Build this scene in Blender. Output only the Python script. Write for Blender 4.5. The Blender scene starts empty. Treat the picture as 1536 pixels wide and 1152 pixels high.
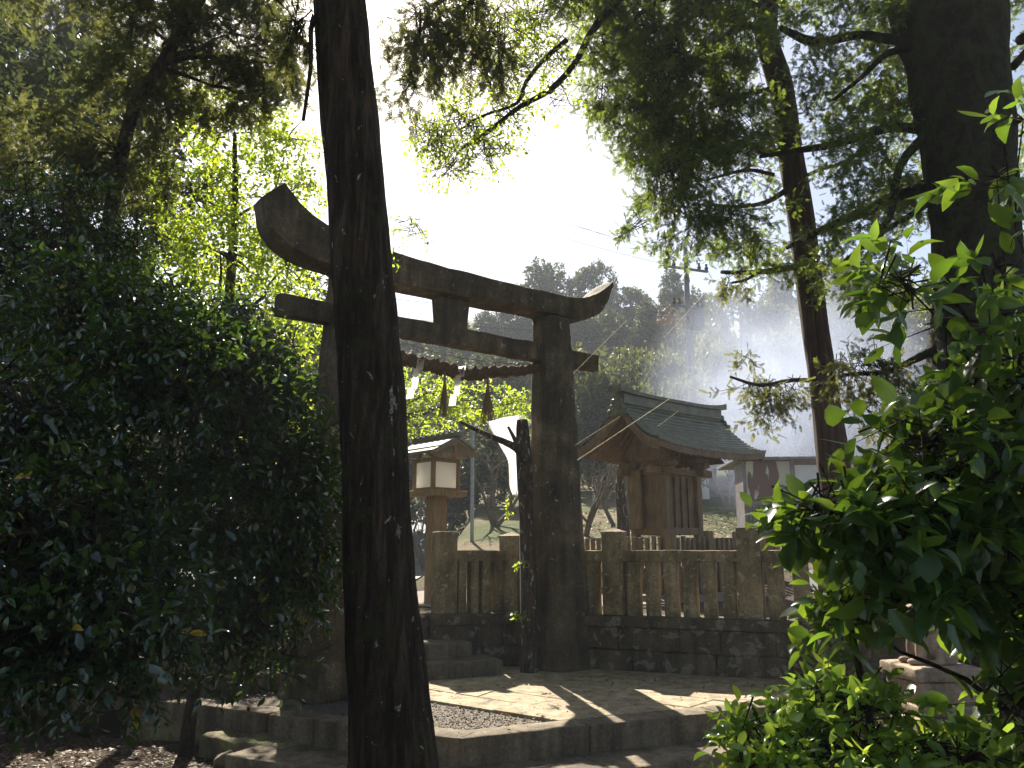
import bpy, math, random
import numpy as np
from mathutils import Vector, noise
random.seed(7)
sc = bpy.context.scene
COL = sc.collection
PI = math.pi
F = 1200.0; TILT = math.atan(249/1200.0); EYE = 1.35

# ------------------------------------------------------------ measuring helpers
def ray(px, py):
    u = (px-768)/F; v = (576-py)/F
    return (u, math.cos(TILT)-v*math.sin(TILT), math.sin(TILT)+v*math.cos(TILT))
def at(px, py, Y):
    d = ray(px, py); k = Y/d[1]; return (d[0]*k, Y, EYE+d[2]*k)
def gp(px, py, z):
    d = ray(px, py); k = (z-EYE)/d[2]; return (d[0]*k, d[1]*k, z)
def pl(pts, Y, r=None):
    """pixel polyline -> world polyline with radii; entries (px,py,rpx[,Y])"""
    out = []
    for p in pts:
        y = p[3] if len(p) > 3 else Y
        w = at(p[0], p[1], y)
        out.append((w[0], w[1], w[2], p[2]*y/F))
    return out
def blob(px, py, Y, rx, ry, rd, n):
    w = at(px, py, Y)
    return (w[0], w[1], w[2], rx*Y/F, rd, ry*Y/F, n)

# ------------------------------------------------------------ materials
def newmat(name):
    m = bpy.data.materials.new(name); m.use_nodes = True
    nt = m.node_tree; nt.nodes.clear()
    out = nt.nodes.new('ShaderNodeOutputMaterial')
    return m, nt, out
def nd(nt, t, **kw):
    n = nt.nodes.new(t)
    for k, v in kw.items():
        if k in n.inputs.keys(): n.inputs[k].default_value = v
        else: setattr(n, k, v)
    return n
def ramp(nt, fac, stops):
    r = nt.nodes.new('ShaderNodeValToRGB')
    e = r.color_ramp.elements
    while len(e) < len(stops): e.new(0.5)
    for i, (p, c) in enumerate(stops):
        e[i].position = p; e[i].color = (c[0], c[1], c[2], 1)
    nt.links.new(fac, r.inputs['Fac']); return r.outputs['Color']
def coords(nt, scale=(1, 1, 1), rotz=0):
    tc = nt.nodes.new('ShaderNodeTexCoord'); mp = nt.nodes.new('ShaderNodeMapping')
    mp.inputs['Scale'].default_value = scale; mp.inputs['Rotation'].default_value = (0, 0, rotz)
    nt.links.new(tc.outputs['Object'], mp.inputs['Vector']); return mp.outputs['Vector']
def noi(nt, vec, scale, detail=6, rough=.6, dist=0):
    n = nt.nodes.new('ShaderNodeTexNoise')
    n.inputs['Scale'].default_value = scale; n.inputs['Detail'].default_value = detail
    n.inputs['Roughness'].default_value = rough; n.inputs['Distortion'].default_value = dist
    nt.links.new(vec, n.inputs['Vector']); return n.outputs['Fac']
def mixc(nt, fac, a, b, mode='MIX'):
    m = nt.nodes.new('ShaderNodeMixRGB'); m.blend_type = mode
    for s, v in ((0, fac), (1, a), (2, b)):
        if isinstance(v, (int, float)): m.inputs[s].default_value = v
        elif isinstance(v, tuple): m.inputs[s].default_value = (v[0], v[1], v[2], 1)
        else: nt.links.new(v, m.inputs[s])
    return m.outputs[0]
def bump(nt, h, strength, dist=.02):
    b = nt.nodes.new('ShaderNodeBump'); b.inputs['Strength'].default_value = strength
    b.inputs['Distance'].default_value = dist
    nt.links.new(h, b.inputs['Height']); return b.outputs['Normal']
def surf(nt, out, col, rough=.8, nrm=None, spec=.3, metal=0):
    p = nt.nodes.new('ShaderNodeBsdfPrincipled')
    if isinstance(col, tuple): p.inputs['Base Color'].default_value = (*col, 1)
    else: nt.links.new(col, p.inputs['Base Color'])
    if isinstance(rough, (int, float)): p.inputs['Roughness'].default_value = rough
    else: nt.links.new(rough, p.inputs['Roughness'])
    p.inputs['Specular IOR Level'].default_value = spec
    p.inputs['Metallic'].default_value = metal
    if nrm: nt.links.new(nrm, p.inputs['Normal'])
    nt.links.new(p.outputs[0], out.inputs['Surface']); return p

def stone_mat(name, a, b, c, lichen=(.42, .40, .33), amt=.62, moss=None, rough=.85, lsc=9):
    m, nt, out = newmat(name); v = coords(nt)
    n1 = noi(nt, v, 2.3, 8, .65); col = ramp(nt, n1, [(.3, a), (.5, b), (.7, c)])
    n2 = noi(nt, v, 38, 6, .7); col = mixc(nt, .55, col, ramp(nt, n2, [(.35, (.35, .33, .3)), (.65, (1.25, 1.2, 1.1))]), 'MULTIPLY')
    st_ = noi(nt, coords(nt, (1, 1, .12)), 7, 6, .65); col = mixc(nt, .75, col, ramp(nt, st_, [(.34, (.38, .36, .34)), (.6, (1.25, 1.2, 1.12))]), 'MULTIPLY')
    l = noi(nt, v, lsc, 5, .55, .6); lf = ramp(nt, l, [(amt, (0, 0, 0)), (amt+.03, (1, 1, 1))])
    l2 = noi(nt, v, 60, 4, .7); lf2 = mixc(nt, 1.0, lf, ramp(nt, l2, [(.35, (.1, .1, .1)), (.6, (.85, .85, .85))]), 'MULTIPLY')
    col = mixc(nt, lf2, col, lichen)
    if moss:
        g = nt.nodes.new('ShaderNodeNewGeometry'); sx = nt.nodes.new('ShaderNodeSeparateXYZ')
        nt.links.new(g.outputs['Normal'], sx.inputs[0])
        ma = nt.nodes.new('ShaderNodeMath'); ma.operation = 'MULTIPLY'
        nt.links.new(sx.outputs[2], ma.inputs[0]); nt.links.new(noi(nt, v, 5, 6, .7), ma.inputs[1])
        mf = ramp(nt, ma.outputs[0], [(.35, (0, 0, 0)), (.5, (1, 1, 1))])
        col = mixc(nt, mf, col, moss)
    h = mixc(nt, .5, noi(nt, v, 45, 8, .7), noi(nt, v, 7, 6, .6))
    surf(nt, out, col, rough, bump(nt, h, .7, .03), .25); return m

def bark_mat(name, a, b, stretch=.12, sc_=26, lich=.68, lcol=(.45, .44, .38), bs=1.0, moss=0):
    m, nt, out = newmat(name); v = coords(nt, (1, 1, stretch)); vo = coords(nt)
    n1 = noi(nt, v, sc_, 8, .7, .5); n2 = noi(nt, vo, 3, 5)
    col = ramp(nt, n1, [(.3, tuple(x*.35 for x in a)), (.5, a), (.68, b)])
    col = mixc(nt, .5, col, ramp(nt, n2, [(.3, (.55, .55, .55)), (.7, (1.3, 1.2, 1.1))]), 'MULTIPLY')
    lv = coords(nt, (1, 1, .45))
    lf = ramp(nt, noi(nt, lv, 16, 4, .6, .8), [(lich, (0, 0, 0)), (lich+.02, (1, 1, 1))])
    lf = mixc(nt, 1.0, lf, ramp(nt, noi(nt, vo, 70, 3), [(.4, (.15, .15, .15)), (.6, (.9, .9, .9))]), 'MULTIPLY')
    col = mixc(nt, lf, col, lcol)
    if moss:
        mf = ramp(nt, noi(nt, vo, 6, 6, .75), [(.60-moss*.2, (0, 0, 0)), (.66-moss*.1, (.9, .9, .9))])
        col = mixc(nt, mf, col, (.045, .05, .015))
    h = mixc(nt, .35, n1, noi(nt, vo, 60, 5))
    surf(nt, out, col, .9, bump(nt, h, bs, .05), .2); return m

def leaf_mat(name, c1, c2, tcol, tr=.4, rough=.35, spec=.5, rare=None):
    m, nt, out = newmat(name)
    g = nt.nodes.new('ShaderNodeNewGeometry'); rnd = g.outputs['Random Per Island']
    st = [(0, c1), (.9, c2)]
    if rare: st = [(0, c1), (.988, c2), (.992, rare), (1, rare)]
    col = ramp(nt, rnd, st)
    col = mixc(nt, .8, col, ramp(nt, noi(nt, coords(nt), 38, 4, .7), [(.35, (.55, .6, .5)), (.62, (1.3, 1.25, 1.1)), (.72, (2.0, 1.6, .9))]), 'MULTIPLY')
    p = nt.nodes.new('ShaderNodeBsdfPrincipled'); nt.links.new(col, p.inputs['Base Color'])
    p.inputs['Roughness'].default_value = rough; p.inputs['Specular IOR Level'].default_value = spec
    t = nt.nodes.new('ShaderNodeBsdfTranslucent')
    k = tuple(min(1.5, x) for x in tcol)
    nt.links.new(mixc(nt, 1.0, ramp(nt, rnd, [(0, (.7, .8, .7)), (1, (1.2, 1.05, .8))]), k, 'MULTIPLY'), t.inputs['Color'])
    mx = nt.nodes.new('ShaderNodeMixShader'); mx.inputs[0].default_value = tr
    nt.links.new(p.outputs[0], mx.inputs[1]); nt.links.new(t.outputs[0], mx.inputs[2])
    nt.links.new(mx.outputs[0], out.inputs['Surface']); return m

def wood_mat(name, a, b, scale=(3, 3, .6), rough=.7, dirs='z'):
    m, nt, out = newmat(name)
    v = coords(nt, {'z': (14, 14, 1.2), 'x': (1.2, 14, 14), 'y': (14, 1.2, 14)}[dirs])
    n = noi(nt, v, 3, 8, .65, .4); col = ramp(nt, n, [(.3, a), (.7, b)])
    col = mixc(nt, .6, col, ramp(nt, noi(nt, coords(nt), 4, 5), [(.3, (.5, .5, .5)), (.7, (1.2, 1.15, 1.1))]), 'MULTIPLY')
    surf(nt, out, col, rough, bump(nt, n, .5, .01), .3); return m

def plain(name, c, rough=.6, spec=.4, metal=0, var=.25, sc_=12):
    m, nt, out = newmat(name); v = coords(nt); n = noi(nt, v, sc_, 6)
    col = mixc(nt, 1.0, c, ramp(nt, n, [(.3, (1-var,)*3), (.7, (1+var,)*3)]), 'MULTIPLY')
    surf(nt, out, col, rough, bump(nt, n, .2, .01), spec, metal); return m

M = {}
M['torii'] = stone_mat('torii_stone', (.055, .045, .03), (.10, .082, .056), (.20, .165, .115), amt=.66, moss=(.14, .10, .02), lsc=11)
M['wall'] = stone_mat('wall_stone', (.06, .049, .034), (.10, .083, .058), (.17, .14, .10), lichen=(.26, .24, .19), amt=.56, lsc=7, moss=(.07, .075, .03))
M['fence'] = stone_mat('fence_stone', (.12, .10, .058), (.25, .205, .12), (.42, .35, .215), lichen=(.42, .39, .28), amt=.6, lsc=14)
M['paver'] = stone_mat('paver_stone', (.30, .25, .175), (.38, .32, .225), (.46, .39, .28), lichen=(.16, .135, .08), amt=.62, lsc=6)
M['kerb'] = stone_mat('kerb_stone', (.12, .098, .07), (.18, .148, .108), (.25, .21, .155), lichen=(.32, .29, .22), amt=.68, lsc=7)
M['step'] = stone_mat('step_stone', (.09, .075, .055), (.13, .11, .08), (.19, .165, .125), lichen=(.2, .18, .13), amt=.66)
M['slab'] = stone_mat('mossy_slab', (.12, .10, .06), (.19, .165, .10), (.25, .22, .14), lichen=(.2, .2, .06), amt=.55, lsc=7)
M['statue'] = stone_mat('statue_stone', (.26, .20, .15), (.38, .30, .23), (.48, .39, .30), lichen=(.2, .17, .12), amt=.64)
M['bark_big'] = bark_mat('dark_bark', (.045, .032, .02), (.115, .083, .055), lich=.655, bs=1.0, sc_=18, moss=.25)
M['bark_red'] = bark_mat('reddish_bark', (.06, .038, .027), (.14, .085, .062), stretch=.06, lich=.76, bs=.9)
M['bark_moss'] = bark_mat('mossy_bark', (.022, .018, .011), (.045, .038, .023), stretch=.3, lich=.74, moss=.9, bs=1.2, sc_=22)
M['bark_grey'] = bark_mat('grey_bark', (.07, .052, .036), (.14, .11, .08), stretch=.3, lich=.60, sc_=20)
M['twig'] = bark_mat('twig_bark', (.05, .036, .025), (.10, .075, .05), stretch=.5, lich=.9)
M['twig_pale'] = bark_mat('pale_twig', (.17, .14, .11), (.3, .26, .21), stretch=.5, lich=.9)
M['cam'] = leaf_mat('camellia_leaf', (.011, .03, .012), (.03, .062, .02), (.16, .30, .03), .24, .14, .9, rare=(.45, .30, .03))
M['cam2'] = leaf_mat('broad_leaf', (.014, .044, .012), (.045, .10, .02), (.32, .52, .045), .33, .30, .6)
M['lite'] = leaf_mat('young_leaf', (.09, .17, .03), (.14, .25, .045), (.5, .7, .09), .45, .22, .6)
M['bright'] = leaf_mat('thin_leaf', (.04, .09, .012), (.09, .14, .02), (.58, .74, .06), .5, .4, .4, rare=(.4, .2, .03))
M['olive'] = leaf_mat('cedar_sprays', (.04, .055, .015), (.085, .10, .03), (.30, .32, .08), .35, .6, .25)
M['pine'] = leaf_mat('cypress_sprays', (.016, .036, .012), (.042, .07, .02), (.30, .40, .06), .38, .45, .4)
M['brownpine'] = leaf_mat('brownish_sprays', (.028, .038, .016), (.06, .07, .028), (.24, .26, .08), .35, .6, .25)
M['far'] = leaf_mat('far_leaf', (.022, .036, .018), (.045, .062, .028), (.12, .15, .05), .3, .6, .2)
M['far2'] = leaf_mat('far_light_leaf', (.045, .06, .025), (.075, .088, .035), (.20, .23, .075), .3, .6, .2)
M['rust_leaf'] = leaf_mat('autumn_leaf', (.11, .06, .03), (.16, .085, .045), (.20, .11, .05), .3, .6, .2)
M['litter'] = leaf_mat('dry_leaf', (.09, .055, .03), (.20, .135, .08), (.25, .15, .06), .15, .6, .3)
M['wood'] = wood_mat('weathered_wood', (.115, .084, .048), (.30, .222, .13))
M['wood_x'] = wood_mat('weathered_wood_beam', (.12, .082, .045), (.30, .21, .125), dirs='x')
M['wood_grey'] = wood_mat('greyed_wood', (.12, .085, .055), (.25, .185, .12))
M['wood_lan'] = wood_mat('lantern_wood', (.19, .125, .06), (.38, .27, .14))
M['straw'] = plain('straw', (.20, .13, .07), .8, .2, var=.4, sc_=60)
M['rope'] = plain('old_rope', (.13, .088, .05), .95, .1, var=.5, sc_=50)
M['pole'] = plain('grey_paint', (.35, .38, .42), .45, .5)
M['white'] = plain('white_paint', (.72, .72, .70), .5, .4, var=.06)
M['concrete'] = plain('pole_concrete', (.2, .2, .2), .8, .2)
M['metal'] = plain('dark_metal', (.10, .10, .11), .4, .5, .7)
M['soil_dark'] = plain('rubber', (.03, .03, .035), .7, .3)

def cloth(name, c, tr):
    m, nt, out = newmat(name)
    d = nd(nt, 'ShaderNodeBsdfDiffuse'); d.inputs[0].default_value = (*c, 1)
    t = nd(nt, 'ShaderNodeBsdfTranslucent'); t.inputs[0].default_value = (*c, 1)
    n = noi(nt, coords(nt), 30, 4); b = bump(nt, n, .2, .01); nt.links.new(b, d.inputs['Normal'])
    x = nd(nt, 'ShaderNodeMixShader'); x.inputs[0].default_value = tr
    nt.links.new(d.outputs[0], x.inputs[1]); nt.links.new(t.outputs[0], x.inputs[2]); nt.links.new(x.outputs[0], out.inputs[0])
    return m
M['cloth'] = cloth('white_cloth', (.92, .92, .92), .75)
M['paper'] = cloth('washi_paper', (.96, .95, .92), .92)

# roof: grey-green aged sheet courses
m, nt, out = newmat('roof_shingle'); v = coords(nt)
n = noi(nt, v, 5, 7, .7); col = ramp(nt, n, [(.3, (.05, .06, .04)), (.5, (.115, .125, .08)), (.7, (.20, .19, .13))])
col = mixc(nt, .7, col, ramp(nt, noi(nt, coords(nt, (30, 4, 4)), 2, 4), [(.3, (.5, .5, .5)), (.7, (1.25, 1.25, 1.2))]), 'MULTIPLY')
surf(nt, out, col, .42, bump(nt, noi(nt, v, 40, 5), .3, .01), .5); M['roof'] = m
m, nt, out = newmat('roof_copper'); v = coords(nt)
surf(nt, out, ramp(nt, noi(nt, v, 6), [(.3, (.08, .075, .06)), (.7, (.16, .15, .125))]), .28, bump(nt, noi(nt, v, 25, 4), .15, .01), .6, .5); M['copper'] = m
# shed: peeling paint over rust
m, nt, out = newmat('peeling_paint'); v = coords(nt, (1, 1, .22)); 
f = ramp(nt, noi(nt, v, 3.2, 8, .62, .3), [(.49, (0, 0, 0)), (.51, (1, 1, 1))])
col = mixc(nt, f, (.17, .10, .085), (.55, .52, .42)); surf(nt, out, col, .6, bump(nt, f, .2, .01), .3); M['peel'] = m
M['rustwall'] = plain('rusty_sheet', (.24, .215, .215), .6, .3, 0, .4, 5)

# ground
def ground_mat():
    m, nt, out = newmat('ground_soil'); v = coords(nt)
    g = nt.nodes.new('ShaderNodeNewGeometry'); sx = nt.nodes.new('ShaderNodeSeparateXYZ'); nt.links.new(g.outputs['Position'], sx.inputs[0])
    n1 = noi(nt, v, .35, 8, .65); n2 = noi(nt, v, 5, 8, .7)
    soil = ramp(nt, n2, [(.3, (.045, .032, .022)), (.5, (.09, .066, .046)), (.7, (.16, .125, .09))])
    grass = ramp(nt, n2, [(.3, (.04, .055, .015)), (.55, (.085, .10, .03)), (.75, (.17, .15, .06))])
    dry = ramp(nt, n2, [(.3, (.11, .085, .05)), (.6, (.22, .17, .10))])
    a = mixc(nt, ramp(nt, n1, [(.46, (0, 0, 0)), (.56, (1, 1, 1))]), grass, dry)
    mr = nt.nodes.new('ShaderNodeMapRange'); mr.inputs[1].default_value = 14; mr.inputs[2].default_value = 17
    nt.links.new(sx.outputs[1], mr.inputs[0])
    col = mixc(nt, mr.outputs[0], soil, a)
    surf(nt, out, col, .95, bump(nt, mixc(nt, .5, noi(nt, v, 30, 8, .8), n2), 1.0, .08), .15); return m
M['ground'] = ground_mat()
m, nt, out = newmat('gravel'); v = coords(nt)
vo = nd(nt, 'ShaderNodeTexVoronoi'); vo.inputs['Scale'].default_value = 55; nt.links.new(v, vo.inputs['Vector'])
col = mixc(nt, .75, ramp(nt, noi(nt, v, 4), [(.3, (.13, .105, .085)), (.7, (.22, .19, .15))]), ramp(nt, noi(nt, v, 75, 2), [(.35, (.25, .25, .25)), (.65, (.8, .8, .8))]), 'OVERLAY')
surf(nt, out, mixc(nt, .45, col, (.18, .155, .13)), .9, bump(nt, vo.outputs['Distance'], 1.0, -.02), .2); M['gravel'] = m
m, nt, out = newmat('gravel_path'); v = coords(nt)
col = ramp(nt, noi(nt, v, 30, 8, .8), [(.3, (.17, .14, .12)), (.7, (.34, .29, .25))])
surf(nt, out, col, .9, bump(nt, noi(nt, v, 60, 6), .6, .02), .2); M['path'] = m
m, nt, out = newmat('asphalt'); v = coords(nt)
surf(nt, out, ramp(nt, noi(nt, v, 40, 8, .8), [(.3, (.04, .042, .045)), (.7, (.08, .083, .09))]), .7, bump(nt, noi(nt, v, 90, 4), .5, .01), .4); M['asphalt'] = m

# ------------------------------------------------------------ mesh helpers
def link(name, me, mat, parent=None, smooth=False):
    o = bpy.data.objects.new(name, me); COL.objects.link(o)
    if mat: me.materials.append(mat)
    if parent:
        o.parent = parent
    if smooth:
        me.polygons.foreach_set('use_smooth', np.ones(len(me.polygons), dtype=bool))
    return o
ORG = {}
def worldloc(o):
    x = Vector((0, 0, 0))
    while o: x += Vector(o.location); o = o.parent
    return x
def obj(name, V, Fc, mat, parent=None, smooth=False, loc=None):
    """V in world coordinates"""
    off = worldloc(parent) if parent else Vector((0, 0, 0))
    o_loc = Vector(loc) if loc else None
    V = np.asarray(V, dtype=np.float64)
    base = np.array(off) + (np.array(o_loc) - np.array(off) if o_loc else 0)
    me = bpy.data.meshes.new(name)
    me.from_pydata((V-base).tolist(), [], Fc); me.update()
    o = link(name, me, mat, parent, smooth)
    if o_loc: o.location = o_loc - off
    return o
def thing(name, label, cat, loc, group=None):
    o = bpy.data.objects.new(name, None); COL.objects.link(o); o.location = loc
    o.empty_display_size = .2
    o['label'] = label; o['category'] = cat
    if group: o['group'] = group
    return o
def tag(o, label, cat, group=None, kind=None):
    if kind: o['kind'] = kind
    o['label'] = label; o['category'] = cat
    if group: o['group'] = group
    return o
def struct(o): o['kind'] = 'structure'; return o

class MB:
    def __init__(s): s.V = []; s.F = []
    def add(s, V, Fc):
        b = len(s.V); s.V += [tuple(v) for v in V]; s.F += [tuple(i+b for i in f) for f in Fc]; return s
    def build(s, name, mat, parent=None, smooth=False, loc=None): return obj(name, s.V, s.F, mat, parent, smooth, loc)

def rot(p, a): c, s = math.cos(a), math.sin(a); return (p[0]*c-p[1]*s, p[0]*s+p[1]*c, p[2])
def rbox(c, dim, a=0, r=.012, div=.12, amp=.004, seed=0, taper=1.0, tilt=(0, 0)):
    """rounded, slightly worn box, centre c, size dim, rotation a about z"""
    ax = []
    for d in dim:
        h = d/2; rr = min(r, h*.6)
        n = max(1, int((2*h-2*rr)/div))
        xs = [-h, -h+rr*.35, -h+rr] + [-h+rr+(2*h-2*rr)*i/n for i in range(1, n)] + [h-rr, h-rr*.35, h]
        ax.append(xs)
    V = []; idx = {}; Fc = []
    nx, ny, nz = [len(x)-1 for x in ax]
    def vid(i, j, k):
        if (i, j, k) in idx: return idx[(i, j, k)]
        p = [ax[0][i], ax[1][j], ax[2][k]]
        inn = [max(-dim[q]/2+min(r, dim[q]*.3), min(dim[q]/2-min(r, dim[q]*.3), p[q])) for q in range(3)]
        d = Vector([p[q]-inn[q] for q in range(3)])
        if d.length > 1e-9: p = [inn[q]+min(r, min(dim)*.3)*d.normalized()[q] for q in range(3)]
        tz = 1+(taper-1)*(p[2]/dim[2]+.5)
        p = [p[0]*tz, p[1]*tz, p[2]]
        if amp:
            q = Vector(p)*6+Vector((seed*3.1, seed*1.7, seed*.9))
            nn = noise.noise_vector(q)+.5*noise.noise_vector(q*3)
            p = [p[t]+nn[t]*amp for t in range(3)]
        w = rot(p, a)
        V.append((w[0]+c[0]+tilt[0]*p[2], w[1]+c[1]+tilt[1]*p[2], w[2]+c[2]))
        idx[(i, j, k)] = len(V)-1; return len(V)-1
    for i in range(nx):
        for j in range(ny):
            Fc.append((vid(i, j, 0), vid(i, j+1, 0), vid(i+1, j+1, 0), vid(i+1, j, 0)))
            Fc.append((vid(i, j, nz), vid(i+1, j, nz), vid(i+1, j+1, nz), vid(i, j+1, nz)))
    for i in range(nx):
        for k in range(nz):
            Fc.append((vid(i, 0, k), vid(i+1, 0, k), vid(i+1, 0, k+1), vid(i, 0, k+1)))
            Fc.append((vid(i, ny, k), vid(i, ny, k+1), vid(i+1, ny, k+1), vid(i+1, ny, k)))
    for j in range(ny):
        for k in range(nz):
            Fc.append((vid(0, j, k), vid(0, j, k+1), vid(0, j+1, k+1), vid(0, j+1, k)))
            Fc.append((vid(nx, j, k), vid(nx, j+1, k), vid(nx, j+1, k+1), vid(nx, j, k+1)))
    return V, Fc
def qbox(c, dim, a=0):
    h = [d/2 for d in dim]
    V = [rot((x*h[0], y*h[1], z*h[2]), a) for x in (-1, 1) for y in (-1, 1) for z in (-1, 1)]
    V = [(v[0]+c[0], v[1]+c[1], v[2]+c[2]) for v in V]
    return V, [(0, 1, 3, 2), (4, 6, 7, 5), (0, 4, 5, 1), (2, 3, 7, 6), (0, 2, 6, 4), (1, 5, 7, 3)]
def catmull(P, n):
    P = [np.array(p, float) for p in P]; Q = [2*P[0]-P[1]]+P+[2*P[-1]-P[-2]]; out = []
    for i in range(1, len(Q)-2):
        for k in range(n):
            t = k/n; a, b, c, d = Q[i-1], Q[i], Q[i+1], Q[i+2]
            out.append(.5*((2*b)+(-a+c)*t+(2*a-5*b+4*c-d)*t*t+(-a+3*b-3*c+d)*t**3))
    out.append(P[-1]); return out
def tube(pts, sides=8, sm=3, amp=0, ridge=0, seed=0, cap=True, freq=6):
    """pts (x,y,z,r)"""
    P = catmull(pts, sm) if sm > 1 else [np.array(p, float) for p in pts]
    V = []; Fc = []; ref = None
    for i, p in enumerate(P):
        a = P[max(0, i-1)][:3]; b = P[min(len(P)-1, i+1)][:3]; t = Vector(b-a).normalized()
        if ref is None:
            ref = Vector((1, 0, 0)) if abs(t.x) < .9 else Vector((0, 1, 0))
        u = (ref-t*ref.dot(t)).normalized(); w = t.cross(u); ref = u
        for k in range(sides):
            an = 2*PI*k/sides; d = u*math.cos(an)+w*math.sin(an); r = max(p[3], .0008)
            if amp:
                q = Vector((p[0], p[1], p[2]*.35))*freq+d*1.5+Vector((seed, seed, 0))
                r *= 1+amp*(noise.noise(q)+.5*noise.noise(q*2.3))
            if ridge:
                q = Vector((d.x*7, d.y*7+seed, p[2]*1.1)); r *= 1+ridge*(abs(noise.noise(q))*2-.6+.6*noise.noise(Vector((d.x*16, d.y*16, p[2]*3))))
            V.append(tuple(Vector(p[:3])+d*r))
    n = len(P)
    for i in range(n-1):
        for k in range(sides):
            k2 = (k+1) % sides
            Fc.append((i*sides+k, i*sides+k2, (i+1)*sides+k2, (i+1)*sides+k))
    if cap:
        Fc.append(tuple(range(sides-1, -1, -1))); Fc.append(tuple((n-1)*sides+k for k in range(sides)))
    return V, Fc
def prism(poly, z0, z1):
    n = len(poly); V = [(p[0], p[1], z0) for p in poly]+[(p[0], p[1], z1) for p in poly]
    Fc = [tuple(range(n-1, -1, -1)), tuple(range(n, 2*n))]
    for i in range(n): j = (i+1) % n; Fc.append((i, j, n+j, n+i))
    return V, Fc

# ------------------------------------------------------------ foliage
OVAL = (np.array([(0, 0, 0), (.3, 0, -.02), (.6, 0, -.05), (.84, 0, -.11), (1.02, 0, -.2),
                  (.22, .17, .05), (.52, .25, .03), (.8, .16, -.05), (.22, -.17, .05), (.52, -.25, .03), (.8, -.16, -.05)]),
        [(0, 1, 5), (1, 2, 6, 5), (2, 3, 7, 6), (3, 4, 7), (0, 8, 1), (1, 8, 9, 2), (2, 9, 10, 3), (3, 10, 4)])
RHOMB = (np.array([(0, 0, 0), (.45, .26, .05), (1, 0, -.1), (.45, -.26, .05), (.5, 0, -.02)]),
         [(0, 4, 1), (4, 2, 1), (0, 3, 4), (4, 3, 2)])
QUAD = (np.array([(0, 0, 0), (.5, .3, .04), (1, 0, -.08), (.5, -.3, .04)]), [(0, 3, 2, 1)])
def spray():
    V = []; Fc = []; rg = random.Random(3)
    for i in range(7):
        x = i/7.
        for s in (-1, 1):
            L = .42*(1-.6*x)+.05; an = math.radians(38+rg.uniform(-8, 8)); w = .05
            dx, dy = math.cos(an), s*math.sin(an); z = rg.uniform(-.12, .06)
            b = len(V)
            V += [(x-w, 0, -.04*x), (x+w, 0, -.04*x), (x+L*dx*.6, L*dy*.6+s*w, z*.5), (x+L*dx, L*dy, z), (x+L*dx*.55, L*dy*.55-s*w, z*.5)]
            Fc += [(b, b+1, b+4), (b, b+4, b+3, b+2)] if s > 0 else [(b, b+4, b+1), (b, b+2, b+3, b+4)]
    b = len(V); V += [(0, .012, 0), (0, -.012, 0), (1.1, 0, -.06)]; Fc += [(b, b+1, b+2)]
    return np.array(V), Fc
SPRAY = spray()
def needle():
    V = []; Fc = []; rg = random.Random(5)
    for i in range(11):
        x = i/14.; th = rg.uniform(0, 6.28); L = rg.uniform(.3, .5)
        d = np.array([.75, .66*math.cos(th), .66*math.sin(th)]); b = len(V); p = np.array([x, 0, 0])
        s = np.cross(d, (0.3, .2, 1)); s /= np.linalg.norm(s); s *= .02
        V += [p-s, p+s, p+d*L]; Fc += [(b, b+1, b+2)]
    return np.array(V), Fc
NEEDLE = needle()
def unit(a): return a/np.maximum(np.linalg.norm(a, axis=-1, keepdims=True), 1e-9)
def fastmesh(name, V, tmplF, n, k):
    """V (n,k,3), faces template repeated"""
    me = bpy.data.meshes.new(name)
    me.vertices.add(n*k); me.vertices.foreach_set('co', V.reshape(-1).astype(np.float32))
    lt = [len(f) for f in tmplF]; flat = np.array([i for f in tmplF for i in f], dtype=np.int32)
    L = (flat[None, :]+(np.arange(n, dtype=np.int32)*k)[:, None]).reshape(-1)
    tot = np.tile(np.array(lt, dtype=np.int32), n); start = np.concatenate([[0], np.cumsum(tot)[:-1]]).astype(np.int32)
    me.loops.add(len(L)); me.loops.foreach_set('vertex_index', L)
    me.polygons.add(len(tot)); me.polygons.foreach_set('loop_start', start); me.polygons.foreach_set('loop_total', tot)
    me.update(calc_edges=True); return me
def field(P, f, rs):
    g = np.zeros(len(P))
    for _ in range(5):
        k = rs.normal(size=3)*f; g += np.sin(P@k+rs.uniform(0, 6.28))
    return g/2.2
def place(tmpl, P, U, N, S, rs=None):
    W = unit(np.cross(N, U)); N2 = np.cross(U, W); T = tmpl[0]
    n = len(P); wf = np.ones((n, 1, 1)); cf = np.ones((n, 1, 1)); bf = np.zeros((n, 1, 1))
    if rs is not None: wf = rs.uniform(.7, 1.25, (n, 1, 1)); cf = rs.uniform(-.6, 2.6, (n, 1, 1)); bf = rs.normal(size=(n, 1, 1))*.16
    X = T[None, :, 0:1]; Yc = T[None, :, 1:2]*wf+bf*X*X; Zc = T[None, :, 2:3]*cf
    return P[:, None, :]+S[:, None, None]*(X*U[:, None, :]+Yc*W[:, None, :]+Zc*N2[:, None, :])
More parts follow.
